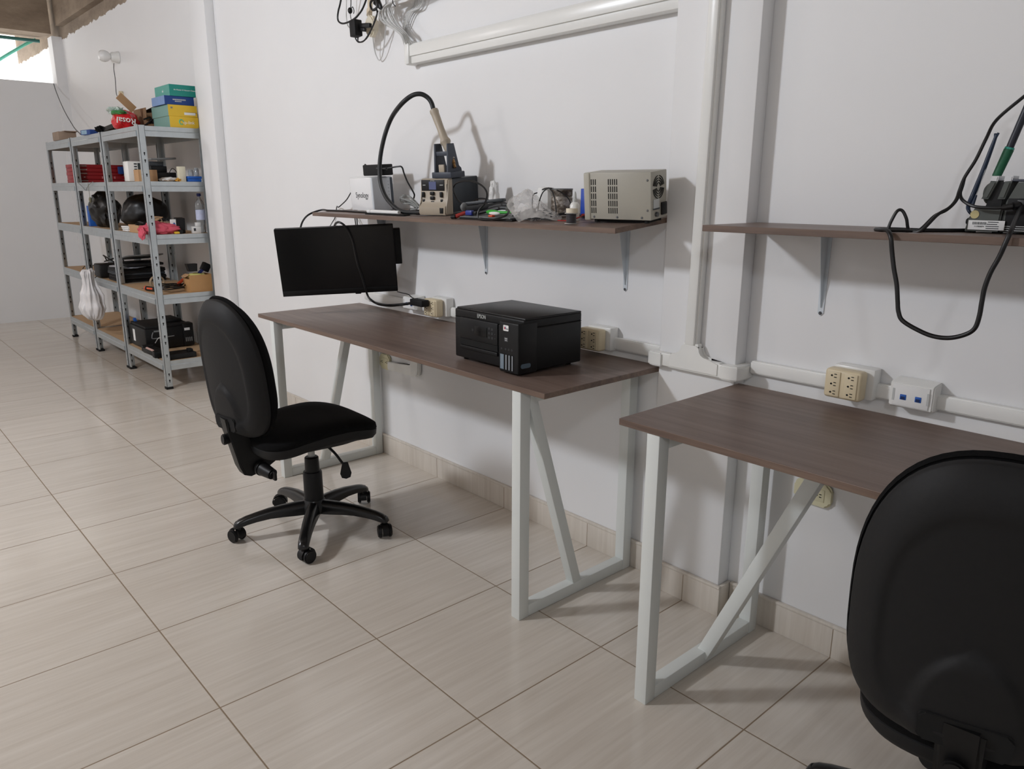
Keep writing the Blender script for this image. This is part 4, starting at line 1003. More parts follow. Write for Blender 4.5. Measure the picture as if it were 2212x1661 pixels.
part('cable', B().tube([(-3.80, -.34, z5 + .06), (-3.75, -.33, z5 + .10), (-3.68, -.33, z5 + .105), (-3.62, -.33, z5 + .085)], .003, 6).bar((-3.65, -.34, z5 + .10), (-3.60, -.34, z5 + .075), .012, .004), M_WCABLE, t, label='pale flat cables')
# ================================================================== LAMP HOLDER, WIRES on the alcove wall
t = thing('wall_lamp', 'unlit white bulb in a round wall holder above the shelving', 'wall lamp', (-5.3, .09, 2.27))
lx, lz = at(255, 124, 'y', .085).x, at(253, 125, 'y', .085).z
part('holder', B().lathe([(.046, 0), (.046, .010), (.040, .022), (.037, .050), (.028, .060)], frame((lx, .088, lz), (1, 0, 0), (0, 0, 1)), 28), M_PVC, t)
part('bulb', B().lathe([(.020, .058), (.024, .066), (.038, .080), (.046, .104), (.043, .128), (.030, .146), (.009, .152)], frame((lx, .088, lz), (1, 0, 0), (0, 0, 1)), 28), mat('frosted_bulb', (236, 236, 234), .3), t)
solo('pull_cord', B().tube([at(246, 137, 'y', .02), at(246, 150, 'y', .03), at(249, 172, 'y', .03), at(251, 200, 'y', .03), at(253, 207, 'y', .02)], .0028, 6), M_DGREY, 'thin dark cord hanging from the wall lamp', 'cord')
solo('wall_socket', B().prism(rrect(.035, .085, .015), frame((at(265, 209, 'y', .085).x, .089, at(265, 209, 'y', .085).z), (1, 0, 0), (0, 0, 1)), .03, bev=.006), M_CREAM, 'small cream socket on the wall just above the open carton', 'wall socket')
solo('thin_wire', B().tube([at(116, 181, 'x', -7.04), at(121, 197, 'x', -6.9), at(131, 222, 'x', -6.6), at(142, 245, 'x', -6.2), at(153, 264, 'x', -5.8), at(162, 278, 'x', -5.4), at(171, 287, 'x', -5.1), at(174, 290, 'x', -5.0)], .004, 6), M_DGREY, 'thin dark wire running from the opening down to the rack top', 'wire')
# ================================================================== THINGS ON THE LEFT WALL SHELF
def onshelf(u, y):                   # x where column u meets depth y (near shelf height), and the shelf height there
    p = at(u, 460, 'y', y); return p.x, zs(p.x, y)
def rest(p): return V((p[0], p[1], zs(p[0], p[1])))
# ---- network storage box
x, z = onshelf(809, -.17); W_, D_, H_ = .195, .105, .146
t = thing('storage_box', 'glossy white network storage box with dark lettering at the left end of the shelf', 'electronics', (x - W_ / 2, -.17 + D_ / 2, z), (tilt(x), 0, 0))
Rm = ROOTM[t.name]
def NB(cx, cy, cz): return (cx, cy, cz)
part('housing', B().box((0, 0, H_ / 2 + .003), (W_ - .018, D_, H_), bev=.006, seg=3), mat('gloss_white', (243, 243, 243), .12, var=0, coat=.5), t, local=True)
o = part('front_panel', B().box((W_ / 2 - .008, 0, H_ / 2 + .003), (.016, D_ - .002, H_ - .002), bev=.005, seg=3), mat('pale_front', (216, 221, 226), .25, var=0), t, local=True)
part('side_strip', B().box((W_ / 2 - .004, D_ / 2 - .006, H_ / 2 + .003), (.012, .012, H_ - .01), bev=.002), mat('slate_strip', (70, 78, 88), .35), o, local=True)
bb = B()
for k in range(5): bb.box((W_ / 2 + .0003, D_ / 2 - .022, H_ * .88 - k * .014), (.0012, .004, .0012))
part('status_light', bb, M_DGREY, o, local=True)
bb = B(); text_mesh(bb, 'Synology', .034, frame((.010, -D_ / 2 - .0003, H_ * .50), (1, 0, 0), (0, 0, 1)), xs=.86)
part('lettering', bb, mat('dark_print', (38, 38, 42), .5, var=0), t, local=True)
part('foot', B().box((0, 0, .0015), (W_ - .04, D_ - .03, .003)), M_DGREY, t, local=True)
ztop = z + H_ + .006
# ---- black power adapter standing on it
a0, a1 = at(795, 360, 'y', -.12), at(837, 360, 'y', -.12)
t = thing('power_adapter', 'black power adapter lying on top of the white storage box', 'power adapter', ((a0.x + a1.x) / 2, -.12, ztop))
cx = (a0.x + a1.x) / 2
part('housing', B().box((cx, -.12, ztop + .0245), (a1.x - a0.x, .055, .046), rot=(tilt(cx), 0, 0), bev=.004), M_BLKM, t)
b = B().cyl((cx + .045, -.15, ztop + .028), (cx + .075, -.14, ztop + .028), .011, n=12, bev=.002).cyl((cx + .07, -.142, ztop + .028), (cx + .095, -.135, ztop + .028), .007, n=10)
b.tube([(cx + .09, -.136, ztop + .028)] + aty([(858, 360, -.12), (868, 361, -.11), (873, 375, -.10), (880, 392, -.09), (889, 408, -.08), (895, 420, -.07), (894, 428, -.06)]), .0034, 7)
part('plug_cable', b, M_CABLE, t)
part('output_cable', B().tube([(a0.x + .002, -.12, ztop + .03)] + aty([(789, 355, -.12), (787, 362, -.11), (786, 376, -.07)]), .0025, 6), M_CABLE, t)
# ---- hot air station
x, z = onshelf(971, -.185)
A_ = math.radians(15)
t = thing('hot_air_station', 'beige and grey hot air rework station with display and black hose', 'rework station', (x, -.185, z), (tilt(x), 0, A_))
W_, D_, H_ = .132, .195, .1345
M_BEI = mat('beige_plastic', (176, 164, 146), .45, var=.02); M_CASE = mat('slate_case', (62, 68, 74), .5, var=.05, bump=.06, scale=160)
part('case', B().box((-W_ / 2, D_ / 2 + .018, H_ / 2 + .004), (W_ - .006, D_ - .03, H_ - .010), bev=.003), M_CASE, t, local=True)
b = B().prism([(.028, .003), (-.018, .003), (-.022, .010), (-.020, .032), (-.006, .046), (0, .060), (.004, H_ - .006), (.010, H_), (.034, H_)], Matrix(((0, 0, 1, -W_), (1, 0, 0, 0), (0, 1, 0, 0), (0, 0, 0, 1))), W_, bev=.004)
fb = part('front_bezel', b, M_BEI, t, local=True)
def FY(zz): return -.0006 + .004 * (zz - .06) / .08
part('display_panel', B().box((-W_ / 2 - .006, .0028, .111), (.110, .004, .040), rot=(-.045, 0, 0), bev=.001), M_BLK, fb, local=True)
part('display', B().box((-W_ / 2 - .006, .0006, .110), (.034, .002, .029), rot=(-.045, 0, 0)), mat('blue_grey_display', (92, 100, 138), .25, var=0), fb, local=True)
bb = B(); text_mesh(bb, 'ATTEN', .0062, frame((-W_ / 2 - .006, .0012, .1275), (1, 0, 0), (0, 0, 1))); text_mesh(bb, '#6', .0052, frame((-W_ / 2 + .036, .0008, .112), (1, 0, 0), (0, 0, 1))); text_mesh(bb, '#5', .0052, frame((-W_ / 2 - .047, .0008, .112), (1, 0, 0), (0, 0, 1)))
part('lettering', bb, M_LGREY, fb, local=True)
for bx, bz, w_, h_ in ((-.048, .077, .012, .020), (-.048, .050, .012, .020), (.039, .077, .012, .020), (.039, .050, .012, .020), (-.004, .0815, .019, .013), (-.004, .0645, .019, .013), (-.004, .0475, .019, .013)):
    part('button', B().box((-W_ / 2 + bx - .004, FY(bz) - (.003 if bz > .055 else -.001), bz), (w_, .008, h_), bev=.0025), M_BLK, fb, local=True)
part('power_switch', B().box((-.020, -.0205, .020), (.016, .006, .020), bev=.001), M_BLK, fb, local=True)
part('vent_mark', B().box((-.006, .006, .100), (.001, .010, .03)).box((-.006, .006, .065), (.001, .010, .03)), M_MGREY, fb, local=True)
# stand with its holder and the handle in it
HT = ROOTM[t.name]
def HW(px, py, pz): return HT @ V((px, py, pz))
zt_ = H_ - .001
M_STD = mat('slate_stand', (58, 64, 76), .45, var=.04)
t2 = thing('handpiece_stand', 'dark slate stand on top of the hot air station holding the beige handpiece', 'stand', HW(-.043, .06, zt_ + .002), (tilt(x), 0, A_))
b = B().box((.004, 0, .011), (.092, .088, .022), bev=.003)
part('base', b, M_STD, t2, local=True)
b = B()
for sx, xo in ((-1, -.030), (1, .030)):
    b.prism([(-.040, .018), (.050, .018), (.046, .034), (.030, .042), (.008, .124), (-.030, .124), (-.034, .07)], Matrix(((0, 0, 1, xo - .0035), (1, 0, 0, 0), (0, 1, 0, 0), (0, 0, 0, 1))), .007, bev=.0015)
b.box((0, -.022, .088), (.056, .016, .016), bev=.002)
part('upright', b, M_STD, t2, local=True)
part('cradle', B().box((0, -.032, .034), (.026, .008, .030), bev=.002), M_BEI, t2, local=True)
# handpiece: axis between two measured points
hy = (HT @ V((-.043, .05, 0))).y
h0, h1 = at(974, 338, 'y', hy), at(937, 238, 'y', hy - .01)
ax = (h1 - h0); L_ = ax.length; fr = Matrix.Translation(h0) @ ax.to_track_quat('Z', 'Y').to_matrix().to_4x4()
t3 = thing('hot_air_handpiece', 'beige handpiece with its black air hose, standing in the slate stand', 'handpiece', h0)
b = B().lathe([(.0135, L_ * .10), (.0155, L_ * .20), (.0165, L_ * .27), (.0205, L_ * .30), (.0205, L_ * .33), (.0150, L_ * .40), (.0140, L_ * .60), (.0150, L_ * .80), (.0155, L_ * .92), (.0175, L_ * .96), (.0165, L_ * 1.0)], fr, 24)
part('grip', b, M_BEI, t3)
b = B().lathe([(.012, -.06 * L_), (.012, L_ * .12)], fr, 20)
for k in range(6):
    a = k * PI / 3; b.box(V((.012 * math.cos(a), .012 * math.sin(a), L_ * .04)), (.003, .003, .018), mx=fr, mi=1)
part('collar', b, [M_BEI, M_HOLE], t3)
part('nozzle', B().lathe([(.006, -.24 * L_), (.006, -.16 * L_), (.009, -.15 * L_), (.009, -.05 * L_)], fr, 16), mat('brass_nozzle', (150, 116, 76), .35, .7), t3)
part('badge', B().box((0, -.0148, L_ * .80), (.008, .002, .012), mx=fr @ Matrix.Rotation(-.6, 4, 'Z')), M_NAVY, t3)
hp = aty([(937, 239, hy - .01), (932, 222, hy - .012), (923, 210, hy - .02), (908, 203, hy - .04), (889, 207, hy - .06), (866, 226, hy - .08), (845, 256, -.19), (830, 297, -.20), (821, 345, -.21), (821, 388, -.215), (831, 421, -.22), (849, 444, -.225)])
e0 = at(868, 456, 'y', -.225); e1 = at(925, 453, 'y', -.215)
hp += [V((e0.x, -.225, zs(e0.x, -.225) + .014)), V((at(893, 459, 'y', -.225).x, -.225, zs(-.9, -.225) + .012)), V((at(908, 457, 'y', -.22).x, -.22, zs(-.85, -.22) + .013))]
part('air_hose', B().tube(hp, .0088, 12), mat('hose_rubber', (28, 30, 32), .5, var=.05), t3)
ex, ey = at(907, 457, 'y', -.22).x, at(926, 455, 'y', -.215).x
part('hose_sleeve', B().cyl((ex - .02, -.221, zs(ex, -.221) + .0125), (ey, -.212, zs(ey, -.212) + .0135), .0105, n=16, bev=.001), M_BLK, t3)
# ---- flat things under the hose, pen, tangle of probe leads
def slab(name, uL, uR, yF, yB, h, m, label, cat, lift=0.0005, bev=.0015):
    xL, xR = at(uL, 458, 'y', yF).x, at(uR, 458, 'y', yF).x; cx, cy = (xL + xR) / 2, (yF + yB) / 2
    o = solo(name, B().box((0, 0, h / 2), (xR - xL, yB - yF, h), bev=bev), m, label, cat)
    o.location = (cx, cy, zs(cx, cy) + lift); o.rotation_euler = (tilt(cx), 0, 0)
    return o
slab('clipboard', 788, 872, -.262, -.232, .0035, M_HOLE, 'thin black plate at the shelf edge under the white roll', 'plate')
x, z = onshelf(795, -.248); x2 = at(862, 455, 'y', -.248).x
t = thing('white_roll', 'white tube lying on a black plate at the front edge of the shelf', 'tube', ((x + x2) / 2, -.248, z + .0045))
part('tube', B().cyl((x, -.248, zs(x, -.248) + .012), (x2, -.248, zs(x2, -.248) + .012), .0072, n=20), M_WHITE, t)
part('ring', B().cyl((x + .024, -.248, zs(x, -.248) + .012), (x + .028, -.248, zs(x, -.248) + .012), .0076, n=20), M_LGREY, t)
xa, xb = at(763, 446, 'y', -.205).x, at(826, 446, 'y', -.205).x
t = thing('pen', 'silver and black pen lying in front of the white storage box', 'pen', ((xa + xb) / 2, -.205, zs(xa, -.205)))
part('barrel', B().cyl((xa, -.205, zs(xa, -.205) + .0055), (xb - .05, -.205, zs(xb, -.205) + .0055), .0042, n=14), M_CHROME, t)
part('grip', B().cyl((xb - .052, -.205, zs(xb, -.205) + .006), (xb, -.205, zs(xb, -.205) + .006), .0055, n=14, bev=.001), M_BLK, t)
part('clip', B().bar((xa + .002, -.206, zs(xa, -.205) + .011), (xa + .035, -.206, zs(xa, -.205) + .010), .003, .0015), M_CHROME, t)
rnd = random.Random(3)
b = B()
for k in range(5):
    pts = []
    for j, (u, v) in enumerate([(905, 447), (893, 437), (880, 428), (866, 425), (872, 434), (888, 441), (900, 450), (886, 453)]):
        y = -.10 - .012 * k + rnd.uniform(-.008, .008); p = at(u + rnd.uniform(-5, 5), v + rnd.uniform(-3, 3) + (k - 2) * 1.4, 'y', y)
        p.z = max(p.z, zs(p.x, y) + .005); pts.append(p)
    b.tube(pts, .0030, 6)
solo('test_leads', b, mat('grey_lead', (150, 152, 150), .5), 'tangled grey test leads lying between the storage box and the hot air station', 'leads')
for k, (u, v, m, lab) in enumerate([(891, 450, mat('teal_connector', (30, 128, 118), .5), 'small teal connector at the right of the grey leads'), (902, 452, M_WHITE, 'small white connector beside the hot air station'), (874, 455, M_MGREY, 'grey clip end at the left of the grey leads'), (884, 457, M_BLK, 'small black clip under the grey leads')]):
    p = at(u, v, 'y', -.165); bz = zs(p.x, -.165)
    o = solo('lead_connector', B().box((0, 0, .007), (.022, .012, .013), bev=.002), m, lab, 'connector')
    o.location = (p.x, -.172 - .014 * (k % 2), zs(p.x, -.172 - .014 * (k % 2)) + .0005); o.rotation_euler = (tilt(p.x), 0, .3 * k)
# ---- tray of tools in front of the station
slab('black_tray', 992, 1106, -.262, -.135, .006, M_BLKM, 'flat black tray under the tools at the front of the shelf', 'tray')
slab('grey_plate', 990, 1102, -.260, -.140, .0035, M_MGREY, 'thin grey plate edge on the black tray', 'plate', lift=.0070)
def tz(x, y): return zs(x, y) + .0112
def pt(u, y, h): 
    x = at(u, 455, 'y', y).x; return V((x, y, tz(x, y) + h))
t = thing('pliers', 'red handled pliers lying beside the hot air station on the black tray', 'pliers', pt(998, -.235, 0))
xx = at(988, 455, 'y', -.272).x
part('handle', B().cyl(pt(984, -.268, -.002), pt(1006, -.24, .010), .0075, .006, n=12, bev=.002), mat('red_grip', (168, 50, 44), .45), t)
part('jaw', B().cyl(pt(975, -.272, -.004), pt(985, -.268, -.002), .0065, .0075, n=12, bev=.001), M_BLK, t)
t = thing('barrel_tool', 'black cylinder tool lying across the tray with a grey end', 'tool', pt(1030, -.2, 0))
part('body', B().bar(pt(1010, -.215, .020), pt(1091, -.150, .030), .034, .020, bev=.005), M_BLKM, t)
part('upper', B().bar(pt(1008, -.20, .036), pt(1090, -.145, .046), .030, .012, bev=.004), M_DGREY, t)
part('end_cap', B().blob(pt(1003, -.216, .026), (.010, .016, .016), .05, 2, 0, 3), M_MGREY, t)
t = thing('blue_clamp', 'deep blue plastic clamp lying on the tray in front of the black tool', 'clamp', pt(1015, -.245, 0))
part('body', B().box(pt(1015, -.245, .010), (.036, .018, .018), bev=.005), mat('deep_blue_plastic', (30, 50, 140), .4), t)
part('jaw', B().box(pt(1027, -.240, .009), (.02, .016, .012), bev=.003), M_BLK, t)
t = thing('spudger', 'green and white handled tool lying on the black tray', 'tool', pt(1070, -.24, 0))
part('grip', B().blob(pt(1064, -.235, .014), (.035, .011, .008), .05, 1.5, 1, 3), M_GREEN, t)
part('inlay', B().blob(pt(1068, -.243, .011), (.028, .008, .006), .05, 1.5, 2, 3), M_WHITE, t)
part('shaft', B().cyl(pt(1078, -.235, .014), pt(1104, -.225, .014), .0055, .003, n=12), M_GREEN, t)
solo('orange_bit', B().box(pt(1062, -.250, .003), (.02, .014, .006), bev=.001), M_ORANGE, 'orange flat piece under the green handled tool', 'tool')
solo('black_wires', B().tube([pt(1035, -.205, .006), pt(1060, -.20, .016), pt(1085, -.19, .024), pt(1110, -.18, .020)], .007, 7).tube([pt(1040, -.19, .014), pt(1075, -.18, .030), pt(1108, -.17, .034)], .006, 7), M_CABLE, 'thick black leads bunched on the right of the tray', 'cable')
cl = aty([(1020, 440, -.19), (1004, 441, -.20), (990, 433, -.21), (980, 415, -.225), (979, 405, -.225), (985, 396, -.225), (1000, 391, -.225), (1018, 391, -.225), (1035, 397, -.225), (1047, 407, -.225), (1052, 418, -.226), (1051, 430, -.235), (1046, 441, -.25), (1034, 455, -.266)]) 
cl += [V((at(1034, 460, 'y', -.272).x, -.272, zs(-.5, -.272) + .006)), V((at(1060, 464, 'y', -.274).x, -.274, zs(-.45, -.274) + .005)), V((at(1090, 458, 'y', -.27).x, -.27, zs(-.36, -.27) + .018)), V((at(1100, 450, 'y', -.235).x, -.235, zs(-.36, -.235) + .030))]
solo('coiled_lead', B().tube(cl, .0034, 7), M_CABLE, 'black lead standing in a big loop in front of the dark station case', 'cable')
solo('black_lead', B().tube(aty([(1023, 433, -.135), (1035, 429, -.14), (1050, 430, -.15), (1066, 437, -.16), (1085, 438, -.17), (1100, 443, -.18)]), .003, 6), M_CABLE, 'black lead running over the black tool behind the tray', 'cable')
# ---- crumpled paper, plastic bag of screws, cup, rusty can, bottle, spools
p = V(rest((at(1067, 430, 'y', -.06).x, -.06)))
b = B().blob(p + V((0, 0, .058)), (.020, .018, .062), .22, 2.4, 9, 4, flat=-.057)
solo('crumpled_paper', b, M_WHITE, 'crumpled white paper standing against the wall beside the station', 'paper')
xL, xR = at(1100, 465, 'y', -.20).x, at(1208, 465, 'y', -.20).x; cx = (xL + xR) / 2
c0 = V((cx, -.205, zs(cx, -.205)))
t = thing('plastic_bag', 'clear plastic bag full of small screws near the middle of the shelf', 'bag', c0)
film = bpy.data.materials.new('clear_film'); film.use_nodes = True; MATS['clear_film'] = film
N, L = film.node_tree.nodes, film.node_tree.links; out = [n for n in N if n.type == 'OUTPUT_MATERIAL'][0]; P0 = N['Principled BSDF']
P0.inputs['Base Color'].default_value = srgb(225, 222, 218); P0.inputs['Roughness'].default_value = .22
tr = N.new('ShaderNodeBsdfTransparent'); ms = N.new('ShaderNodeMixShader'); nz = N.new('ShaderNodeTexNoise'); nz.inputs['Scale'].default_value = 22; nz.inputs['Detail'].default_value = 3
tcn = N.new('ShaderNodeTexCoord'); L.new(tcn.outputs['Object'], nz.inputs['Vector'])
mr = N.new('ShaderNodeMapRange'); mr.inputs['From Min'].default_value = .35; mr.inputs['From Max'].default_value = .7; mr.inputs['To Min'].default_value = .22; mr.inputs['To Max'].default_value = .56
L.new(nz.outputs['Fac'], mr.inputs['Value']); L.new(mr.outputs[0], ms.inputs[0]); L.new(tr.outputs[0], ms.inputs[1]); L.new(P0.outputs[0], ms.inputs[2]); L.new(ms.outputs[0], out.inputs[0])
bp = N.new('ShaderNodeBump'); bp.inputs['Strength'].default_value = .35; bp.inputs['Distance'].default_value = .004; L.new(nz.outputs['Fac'], bp.inputs['Height']); L.new(bp.outputs[0], P0.inputs['Normal'])
b = B()
before = set(b.bm.faces)
hw = (xR - xL) / 2
import bisect
HX = [-1.05, -.92, -.75, -.45, -.22, 0., .25, .5, .8, 1.05]; HZ = [.004, .030, .072, .082, .096, .080, .056, .034, .016, .003]
def hprof(q):
    i = max(1, min(len(HX) - 1, bisect.bisect(HX, q))); k_ = min(1, max(0, (q - HX[i - 1]) / (HX[i] - HX[i - 1])))
    k_ = k_ * k_ * (3 - 2 * k_); return HZ[i - 1] + (HZ[i] - HZ[i - 1]) * k_
NU, NV = 90, 60
def bagp(i, j):
    th = 2 * PI * i; r = j
    qx, qy = math.cos(th) * r * 1.03, math.sin(th) * r
    fold = .010 * abs(noise.noise(V((qx * 3.2 + 2, qy * 1.2, 1)))) + .006 * abs(noise.noise(V((qx * 7, qy * 2.5, 4)))) + .004 * noise.noise(V((qx * 12, qy * 9, 9)))
    hz = hprof(qx) * (1 - r ** 2.6 * .0) * max(0, 1 - abs(qy) ** 2.2) ** .6 + fold * (1 - r ** 4)
    x = cx + qx * hw + .006 * noise.noise(V((qx * 3, qy * 3, 7))); y = -.205 + qy * (.060 - .016 * hz / .09)
    return (x, y, zs(x, y) + max(.0008, hz))
b.grid(bagp, NU, NV, wrap=True)
bmesh.ops.remove_doubles(b.bm, verts=b.bm.verts[:], dist=.0002)
b._fin(before, 0)
part('film', b, film, t, sharp=60)
b = B()
rnd = random.Random(2)
for k in range(150):
    rx, ry = rnd.gauss(0, 1) * hw * .40 + .016, rnd.gauss(0, 1) * .018
    rx = max(-hw * .75, min(hw * .85, rx)); hz = max(.004, .034 * (1 - ((rx - .01) / hw) ** 2) * rnd.random())
    q = V((cx + rx, -.208 + ry, 0)); q.z = zs(q.x, q.y) + hz + .002
    d = V((rnd.uniform(-1, 1), rnd.uniform(-1, 1), rnd.uniform(-.5, .5))).normalized()
    b.cyl(q - d * .006, q + d * .004, .0017, n=6).cyl(q + d * .004, q + d * .006, .0036, n=6)
o = part('screw_pile', b, mat('mixed_steel', (120, 122, 124), .35, .8, var=.3, scale=90), t); o['kind'] = 'stuff'
p = V(rest((at(1179, 440, 'y', -.10).x, -.10)))
solo('white_cup', B().lathe([(.030, 0), (.036, .004), (.037, .05), (.034, .085), (.030, .094), (.012, .097)], Matrix.Translation(p) @ Matrix.Diagonal((1, .8, 1, 1)), 9), M_WHITE, 'white crumpled paper container behind the bag of screws', 'container', sharp=20)
p = V(rest((at(1213, 450, 'y', -.095).x, -.095)))
m, N, L, P0 = node_mat('rusty_tin')
f_, _, _ = stretched(N, L, (26, 26, 55), 1., 6, rough=.7)
L.new(ramp(N, L, f_, [(.30, srgb(40, 34, 30)), (.45, srgb(106, 94, 82)), (.58, srgb(180, 174, 166)), (.70, srgb(92, 66, 46))]), P0.inputs['Base Color'])
P0.inputs['Metallic'].default_value = .5; P0.inputs['Roughness'].default_value = .5
t = thing('tin_can', 'rusty speckled tin can behind the dropper bottle', 'can', p)
part('body', B().lathe([(.036, 0), (.037, .002), (.036, .004), (.036, .060), (.0345, .063), (.0345, .066), (.036, .068), (.036, .086), (.037, .088)], Matrix.Translation(p)), m, t)
part('lid', B().lathe([(.0375, .0875), (.0375, .091), (.033, .0915)], Matrix.Translation(p)), M_MGREY, t)
p = V(rest((at(1241, 468, 'y', -.185).x, -.185)))
t = thing('dropper_bottle', 'white dropper bottle with a pointed tip beside the grey power supply', 'bottle', p)
part('body', B().lathe([(.0135, 0), (.0155, .003), (.0155, .048), (.012, .055), (.008, .058)], Matrix.Translation(p)), M_PVC, t)
part('nozzle', B().lathe([(.0075, .058), (.0075, .066), (.0055, .068), (.0045, .082), (.002, .090)], Matrix.Translation(p)), M_LGREY, t)
p = V(rest((at(1234, 474, 'y', -.245).x, -.245)))
t = thing('solder_spool', 'small clear spool of grey solder at the shelf edge', 'spool', p)
part('reel', B().lathe([(.0205, 0), (.0205, .002), (.007, .0024), (.007, .0305), (.0205, .031), (.0205, .033)], Matrix.Translation(p)), mat('clear_reel', (190, 188, 184), .3), t)
b = B()
for k in range(12): b.lathe([(.010, .0032 + k * .0022), (.0150, .0032 + k * .0022), (.0158, .0043 + k * .0022), (.0150, .0054 + k * .0022), (.010, .0054 + k * .0022)], Matrix.Translation(p), 20, caps=False)
part('solder_wire', b, mat('solder', (98, 98, 102), .4, .7), t)
q = p + V((.002, .0, .0334))
solo('tape_roll', B().lathe([(.0105, 0), (.0180, 0), (.0180, .013), (.0105, .013), (.0105, 0)], Matrix.Translation(q), caps=False), mat('cream_tape', (232, 222, 200), .6), 'cream tape roll lying on top of the solder spool', 'tape roll')
# black wire hoops standing over cup and can
hub = at(1185, 406, 'y', -.13)
b = B()
for u, v, y in ((1151, 424, -.115), (1163, 445, -.20), (1201, 450, -.155), (1232, 437, -.125)):
    e = at(u, v, 'y', y); m_ = (hub + e) / 2; m_.z = max(hub.z, e.z) - .004 + .0; m_ = m_ + (e - hub) * .18
    e2 = V((e.x, e.y, zs(e.x, e.y) + .004))
    b.tube([hub, (hub * .6 + m_ * .4) + V((0, 0, .001)), m_ - V((0, 0, .006)), e, e2], .0021, 6)
solo('wire_hoop', b, M_CABLE, 'black wires arching over the white container and the tin can', 'wire')
b = B().tube([V(rest((at(u, 466, 'y', y).x, y))) + V((0, 0, h)) for u, y, h in ((1192, -.165, .006), (1215, -.15, .016), (1240, -.14, .012), (1262, -.14, .008))], .0045, 6)
solo('probe_lead', b, M_CABLE, 'black probe lying in front of the tin can', 'probe')
b = B().tube([V(rest((at(u, 466, 'y', y).x, y))) + V((0, 0, h)) for u, y, h in ((1205, -.215, .004), (1225, -.21, .004), (1247, -.19, .010), (1262, -.16, .016), (1270, -.15, .014))], .0018, 6)
b.cyl(V(rest((at(1256, 460, 'y', -.165).x, -.165))) + V((0, 0, .016)), V(rest((at(1268, 460, 'y', -.15).x, -.15))) + V((0, 0, .016)), .004, n=10)
solo('red_lead', b, mat('red_wire', (170, 36, 34), .45), 'red lead with a plug running to the front of the grey power supply', 'wire')
# ---- bench power supply
x, z = onshelf(1408, -.185); A_ = math.radians(10)
t = thing('bench_power_supply', 'beige bench power supply with vent slots at the right end of the shelf', 'power supply', (x, -.185, z), (tilt(x), 0, A_))
L2, D2, H2 = .226, .096, .135; z0 = .010
M_PSU = mat('warm_grey_paint', (172, 168, 156), .45, var=.03, bump=.05, scale=200)
case = part('case', B().box((-L2 / 2 + .010, D2 / 2, z0 + H2 / 2), (L2 - .022, D2, H2), bev=.002), M_PSU, t, local=True)
part('front_frame', B().box((-L2 + .012, D2 / 2, z0 + H2 / 2 - .002), (.022, D2 + .006, H2 + .004), bev=.004, seg=3), mat('front_frame_grey', (184, 180, 166), .4), t, local=True)
part('base_plate', B().box((-L2 / 2 + .015, D2 / 2, .007), (L2 - .06, D2 - .03, .0125)), M_HOLE, t, local=True)
for fx in (-.19, -.02):
    for fy in (.014, D2 - .014): part('foot', B().cyl((fx, fy, .0005), (fx, fy, z0 + .001), .008, n=12), M_HOLE, t, local=True)
bb = B()
for grp in ((-.199, -.192, -.185), (-.140, -.133, -.126, -.119, -.112)):
    for gx in grp:
        for k in range(5): bb.box((gx, -.0002, z0 + .026 + k * .0205), (.0026, .0012, .0165))
part('vent_slots', bb, M_HOLE, case, local=True)
bb = B()
for sx, sz in ((-.192, .007), (-.112, .007), (-.030, .007), (-.012, .028), (-.012, .112)): bb.lathe([(.0036, 0), (.0030, .0012), (.0005, .0016)], frame((sx, -.0002, z0 + sz), (1, 0, 0), (0, 0, 1)), 10)
part('screws', bb, M_SCREW, case, local=True)
bb = B()
fc = V((.0006, D2 * .45, z0 + .090))
for r in (.012, .019, .0255, .032):
    for q in range(4):
        a0 = q * PI / 2 + .16; arc = [fc + V((0, r * math.cos(a0 + s * (PI / 2 - .32) / 8), r * math.sin(a0 + s * (PI / 2 - .32) / 8))) for s in range(9)]
        bb.tube(arc, .0012, 6, smooth=False)
part('fan_grille', bb, M_HOLE, case, local=True)
part('rating_label', B().box((.0004, .030, z0 + .044), (.001, .034, .026)).box((.0006, .030, z0 + .030), (.001, .040, .004), mi=1), [M_LGREY, M_DGREY], case, local=True)
part('power_inlet', B().box((.002, D2 - .022, z0 + .027), (.006, .030, .036), bev=.002), M_BLK, case, local=True)
part('fuse_socket', B().cyl((-.001, .030, z0 + .014), (.006, .030, z0 + .014), .007, n=14), M_SCREW, case, local=True)
p = V(rest((at(1266, 450, 'y', -.10).x, -.10)))
solo('blue_box', B().box(p + V((0.004, 0, .046)), (.022, .04, .09), bev=.002), mat('strong_blue_card', (24, 72, 180), .45), 'narrow blue box peeking out left of the power supply', 'box')

# ================================================================== MONITOR CABLES, ADAPTERS
mn = V((MF[0][2], MF[1][2], MF[2][2]))
def onmon(u, v, off):
    a, c = at(u, v, 'y', 0.0), CC; d = (a - c).normalized(); o_ = mc + mn * off
    return c + d * ((o_ - c).dot(mn) / d.dot(mn))
def sh_(u, y, h=.004):
    x = at(u, 455, 'y', y).x; return V((x, y, zs(x, y) + h))
pts = [sh_(815, -.222), sh_(780, -.225), sh_(740, -.21), sh_(710, -.215), V((-1.50, -.23, zs(-1.48, -.23) + .006))] + [at(668, 463, 'y', -.28), at(654, 478, 'y', -.33), at(647, 500, 'y', -.36)]
solo('monitor_cable', B().tube(pts, .0042, 8), M_CABLE, 'black cable bending from the left shelf end down behind the monitor', 'cable')
solo('thin_cable', B().tube([at(758, 416, 'y', -.04), at(749, 431, 'y', -.05), at(738, 442, 'y', -.05), sh_(731, -.055, .003), sh_(728, -.02, .002), at(724, 469, 'y', -.006), at(718, 480, 'y', -.02), at(711, 492, 'y', -.10)], .0026, 6), M_CABLE, 'thin black cable running down the wall behind the shelf, left', 'cable')
